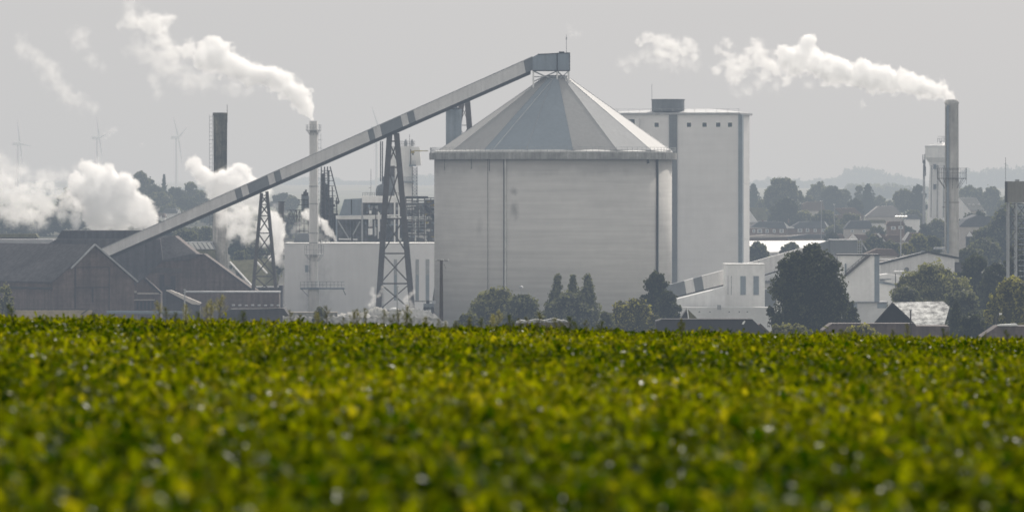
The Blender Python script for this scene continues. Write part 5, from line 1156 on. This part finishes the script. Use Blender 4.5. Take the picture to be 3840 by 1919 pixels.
def steam(label, pts, D, kind, voxel=.45, band=0, disp=0, sc=1., seed=0, org=(0, 0), name='steam_plume'):
    """pts: (px, py, radius px); org/sc let tables be read off an enlarged view"""
    rg = random.Random(seed); k = D / F; bm = bmesh.new(); rf = SP[kind][4]
    Q = [(X(org[0] + a / sc, D), D + rg.uniform(-.25, .25) * r / sc * k, Z(org[1] + b / sc, D), r / sc * k * rf) for a, b, r in pts]
    x0 = sum(q[0] for q in Q) / len(Q); z0 = min(q[2] - q[3] for q in Q)
    Q = [(x - x0, y - D, z - z0, r) for x, y, z, r in Q]
    Q2 = [Q[0]]
    for a_, b_ in zip(Q[:-1], Q[1:]):      # fill long gaps along the path
        gap = math.dist(a_[:3], b_[:3])
        if (a_[3] + b_[3]) * .33 < gap < (a_[3] + b_[3]) * .9: Q2.append(tuple((u + v) / 2 for u, v in zip(a_, b_)))
        Q2.append(b_)
    Q = Q2
    for (x, y, z, r) in Q: bmesh.ops.create_icosphere(bm, subdivisions=3, radius=r * 1.08, matrix=Matrix.Translation((x, y, z)))
    me = bpy.data.meshes.new('steam'); bm.to_mesh(me); bm.free()
    o = bpy.data.objects.new(name, me); COL.objects.link(o); o.location = (x0, D, z0)
    rmean = sum(q[3] for q in Q) / len(Q)
    r = o.modifiers.new('union', 'REMESH'); r.mode = 'VOXEL'; r.voxel_size = max(.12, rmean * .16)
    bpy.context.view_layer.update(); ev = o.evaluated_get(bpy.context.evaluated_depsgraph_get()); m2 = bpy.data.meshes.new_from_object(ev); m2.name = 'steam'
    o.modifiers.clear(); o.data = m2; bpy.data.meshes.remove(me); m2.materials.clear(); m2.materials.append(steam_mat(kind, Q, rmean))
    prop(o, label, 'steam'); return o
S1 = dict(sc=1.43)
steam('thick white plume leaving the slim pale chimney', [(1686, 632, 22), (1676, 600, 36), (1650, 565, 50), (1610, 525, 68), (1570, 480, 72), (1520, 450, 80), (1480, 430, 78), (1500, 395, 40), (1420, 410, 78), (1360, 400, 75), (1400, 370, 40), (1290, 370, 75), (1220, 340, 75), (1160, 310, 75), (1145, 250, 62), (1140, 210, 38), (1100, 320, 70), (1200, 270, 50)], 1228, 'dense', **S1, seed=1)
steam('loose middle part of the pale chimney plume', [(1050, 310, 65), (1000, 270, 60), (1020, 245, 45), (950, 290, 60), (900, 270, 60), (870, 230, 60), (860, 170, 70), (830, 120, 75), (780, 110, 70), (720, 110, 65), (680, 110, 50), (890, 100, 50)], 1228, 'mid', **S1, seed=2, voxel=.5)
steam('thin veil hanging below the pale chimney plume', [(1100, 430, 80), (1000, 430, 80), (1250, 460, 60), (920, 380, 80), (820, 300, 80), (740, 250, 70), (820, 430, 50), (830, 520, 45), (1350, 490, 50), (700, 60, 60)], 1232, 'thin', **S1, seed=3, voxel=.7, band=3.)
steam('faint drifting wisp at the upper left of the sky', [(430, 190, 60), (440, 240, 50), (400, 160, 40), (490, 320, 50), (540, 350, 40)], 1240, 'thin', **S1, seed=4, voxel=.7, band=3.)
steam('long faint wisp slanting down at the far left of the sky', [(110, 240, 50), (160, 280, 50), (220, 320, 55), (260, 380, 60), (300, 440, 60), (350, 490, 70), (400, 530, 70), (460, 565, 60), (510, 575, 40)], 1240, 'thin', **S1, seed=5, voxel=.7, band=3.)
S2 = dict(sc=1.7766, org=(2250, 80))
steam('dense plume pouring from the tall grey chimney', [(2355, 530, 36), (2340, 495, 52), (2300, 465, 68), (2235, 455, 80), (2160, 440, 86), (2080, 425, 85), (2020, 340, 45), (2010, 400, 85), (1930, 410, 95), (1900, 345, 50), (1850, 400, 105), (1770, 350, 110), (1760, 280, 55), (1800, 450, 70), (1690, 360, 95), (1610, 330, 110), (1610, 250, 50), (1530, 320, 100), (1520, 220, 35)], 1250, 'dense', **S2, seed=6)
steam('towering middle billows of the grey chimney plume', [(1430, 280, 100), (1380, 200, 85), (1370, 130, 62), (1410, 120, 45), (1330, 260, 95), (1240, 250, 80), (1200, 190, 50), (1210, 160, 30), (1280, 340, 75)], 1250, 'dense', **S2, seed=7)
steam('ragged left part of the grey chimney plume', [(1150, 290, 80), (1060, 250, 85), (1040, 160, 62), (1010, 130, 40), (960, 270, 75), (920, 330, 75), (870, 290, 70), (880, 390, 70), (860, 210, 40), (790, 190, 38), (1100, 370, 55), (850, 140, 40), (780, 330, 50), (1250, 380, 50)], 1250, 'mid', **S2, seed=8)
steam('detached cloud of steam at the end of the grey chimney plume', [(630, 230, 45), (590, 140, 55), (560, 190, 60), (500, 160, 60), (430, 160, 65), (370, 120, 55), (320, 100, 45), (270, 140, 40), (400, 220, 55), (500, 240, 55)], 1250, 'mid', **S2, seed=9)
steam('thin ragged veil under the detached cloud of steam', [(620, 280, 60), (500, 280, 60), (320, 240, 60), (230, 260, 50), (140, 280, 50), (180, 330, 40), (900, 480, 45), (1050, 430, 60), (1400, 430, 50), (1180, 430, 50), (1750, 545, 30)], 1252, 'thin', **S2, seed=10, voxel=.7, band=3.)
steam('small lonely puff beside the antenna on the silo tip', [(1170, 60, 20), (1190, 100, 20), (1210, 160, 35), (1250, 150, 38), (1280, 150, 30)], 1260, 'thin', sc=2.219, org=(1600, 60), seed=11, voxel=.4, band=1.5, disp=.8)
steam('big bright steam bank rising behind the barns', [(800, 1190, 60), (740, 1150, 90), (770, 1090, 60), (700, 1060, 80), (640, 1160, 110), (610, 1010, 100), (560, 940, 75), (500, 930, 65), (500, 1060, 120), (530, 1180, 110), (440, 960, 60), (420, 1020, 70), (650, 960, 60), (480, 900, 50), (590, 900, 45), (700, 1000, 60)], 1400, 'dense', **S1, seed=12, voxel=.6)
steam('billowing steam bank at the left edge behind the barns', [(400, 1180, 60), (400, 1110, 50), (340, 1060, 60), (280, 1010, 50), (220, 1010, 60), (180, 1080, 80), (260, 1110, 80), (110, 1020, 60), (60, 1060, 80), (-10, 1020, 70), (330, 1150, 60), (20, 1150, 80), (120, 1150, 80), (210, 1170, 70), (30, 960, 60)], 1380, 'mid', **S1, seed=13, voxel=.6)
steam('soft haze of steam above the left bank', [(20, 880, 70), (90, 900, 70), (-30, 960, 80), (130, 950, 50), (350, 930, 50), (380, 890, 40), (60, 1170, 80), (180, 1180, 70), (-10, 850, 60), (200, 960, 60), (280, 940, 60), (10, 1030, 90), (100, 1060, 90)], 1385, 'thin', **S1, seed=14, voxel=.8, band=3.)
steam('white steam cloud wrapping the old dark chimney', [(1020, 870, 38), (1060, 880, 50), (1090, 930, 60), (1130, 980, 70), (1200, 960, 70), (1270, 920, 55), (1300, 900, 35), (1330, 960, 60), (1280, 1000, 90), (1380, 1010, 70), (1190, 1040, 80), (1370, 1080, 70)], 1300, 'dense', **S1, seed=15, voxel=.5)
steam('thinner steam hanging under the gallery round the lattice trestle', [(1260, 1110, 70), (1320, 1150, 80), (1380, 1130, 60), (1220, 1180, 70), (1300, 1230, 80), (1180, 1130, 50), (1360, 1260, 60), (1240, 1270, 50)], 1310, 'mid', **S1, seed=16, voxel=.6)
steam('bright steam column beside the white hall', [(1008, 805, 26), (1030, 820, 30), (1040, 860, 34), (1035, 900, 36), (1050, 930, 32), (1040, 960, 28), (1058, 985, 24), (1000, 900, 30), (990, 850, 30), (1010, 860, 34), (1030, 970, 28)], 1262, 'dense', seed=17, voxel=.4, band=1.5, disp=1.)
steam('short steam jet slanting up behind the pale chimney', [(1258, 900, 9), (1248, 886, 13), (1236, 870, 18), (1222, 852, 20), (1208, 835, 20), (1190, 820, 20), (1165, 808, 22), (1145, 802, 20)], 1240, 'dense', seed=18, voxel=.25, band=.8, disp=.6)
steam('grey curl of steam over the low dark tank', [(1100, 870, 22), (1120, 850, 22), (1140, 835, 20), (1180, 870, 20), (1200, 880, 22), (1230, 895, 15), (1030, 775, 20), (1080, 800, 15)], 1258, 'thin', seed=19, voxel=.35, band=1.2, disp=.8)
steam('small steam wisp rising left of the heavy trestle foot', [(1385, 1145, 16), (1398, 1140, 15), (1402, 1120, 13), (1395, 1100, 12), (1398, 1082, 10), (1415, 1112, 13), (1430, 1092, 11), (1437, 1077, 9)], 1102, 'mid', seed=20, voxel=.2, band=.5, disp=.4)
steam('small steam puff between heavy trestle and silo', [(1525, 1148, 16), (1540, 1150, 16), (1555, 1150, 14), (1520, 1125, 16), (1540, 1105, 15), (1548, 1090, 12), (1530, 1115, 16)], 1108, 'mid', seed=21, voxel=.2, band=.5, disp=.4)
steam('faint wisp beside the middle wind turbine', [(590, 700, 30), (620, 705, 20), (570, 720, 25), (770, 775, 20), (560, 745, 20)], 1400, 'thin', **S1, seed=22, voxel=.5, band=2.)

# ------------------------------------------------------------------ haze, sky, sun, camera
AIR = (.558, .566, .572)
def haze(y0, y1, sig, label):
    m = bpy.data.materials.new('haze'); t, N, L = nt(m)
    out = N.new('ShaderNodeOutputMaterial'); ab = N.new('ShaderNodeVolumeAbsorption'); em = N.new('ShaderNodeEmission'); ad = N.new('ShaderNodeAddShader')
    k = max(sig) * 1.02
    ab.inputs['Density'].default_value = k; ab.inputs['Color'].default_value = (*[1 - v / k for v in sig], 1)
    e3 = [sig[i] * AIR[i] for i in range(3)]  # airlight emitted by the volume, in place of scattered daylight
    em.inputs['Color'].default_value = (*[v / max(e3) for v in e3], 1); em.inputs['Strength'].default_value = max(e3)
    L.new(ab.outputs[0], ad.inputs[0]); L.new(em.outputs[0], ad.inputs[1]); L.new(ad.outputs[0], out.inputs['Volume'])
    prop(MB().box(-2600, 2600, y0, y1, -30, 330).build('haze', m), label, 'haze', kind='stuff')
haze(180, 1480, (1.6e-4, 1.9e-4, 2.3e-4), 'thin grey daylight haze lying over the factory')
haze(1480.5, 9500, (4.0e-4, 4.4e-4, 4.7e-4), 'thicker grey daylight haze lying over the town and the far ridge')

EL, AZ = 33., 17.      # sun: elevation, degrees right of the viewing direction
w = bpy.data.worlds.new('World'); scn.world = w; w.use_nodes = True
N = w.node_tree.nodes; L = w.node_tree.links; N.clear()
out = N.new('ShaderNodeOutputWorld'); bg = N.new('ShaderNodeBackground'); sky = N.new('ShaderNodeTexSky'); sky.sky_type = 'NISHITA'; sky.sun_disc = False
sky.sun_elevation = R(EL); sky.sun_rotation = R(AZ); sky.air_density = 1.2; sky.dust_density = 2.5; sky.ozone_density = 1.
hs = N.new('ShaderNodeHueSaturation'); hs.inputs['Saturation'].default_value = 0.; hs.inputs['Value'].default_value = 1.15
L.new(sky.outputs[0], hs.inputs['Color']); L.new(hs.outputs[0], bg.inputs[0]); bg.inputs[1].default_value = .15; L.new(bg.outputs[0], out.inputs[0])
sd = bpy.data.lights.new('sun', 'SUN'); sd.energy = 3.6; sd.angle = R(.53); sd.color = (1, .955, .89)
so = bpy.data.objects.new('sun', sd); COL.objects.link(so)
d = Vector((math.cos(R(EL)) * math.sin(R(AZ)), math.cos(R(EL)) * math.cos(R(AZ)), math.sin(R(EL))))
so.rotation_euler = d.to_track_quat('Z', 'Y').to_euler(); so.location = (0, 0, 200)

cam = bpy.data.cameras.new('camera'); co = bpy.data.objects.new('camera', cam); COL.objects.link(co)
co.location = (0, 0, CZ); co.rotation_euler = (R(90), 0, 0)
cam.sensor_width = 36; cam.lens = F / 3840 * 36; cam.shift_y = -(959.5 - HY) / 3840; cam.clip_start = .5; cam.clip_end = 30000
cam.dof.use_dof = True; cam.dof.focus_distance = 330; cam.dof.aperture_fstop = 3.0
scn.camera = co
scn.view_settings.view_transform = 'Standard'; scn.view_settings.look = 'None'; scn.view_settings.exposure = 0
scn.render.engine = 'CYCLES'
cy = scn.cycles
cy.use_denoising = True
try: cy.denoiser = 'OPENIMAGEDENOISE'; cy.denoising_input_passes = 'RGB_ALBEDO_NORMAL'
except Exception: pass
cy.use_adaptive_sampling = True; cy.adaptive_threshold = .015
cy.max_bounces = 12; cy.diffuse_bounces = 3; cy.glossy_bounces = 2; cy.transmission_bounces = 4; cy.transparent_max_bounces = 8; cy.volume_bounces = 12
cy.volume_max_steps = 400; cy.volume_step_rate = .4
cy.sample_clamp_indirect = 4; cy.sample_clamp_direct = 20; cy.caustics_reflective = False; cy.caustics_refractive = False
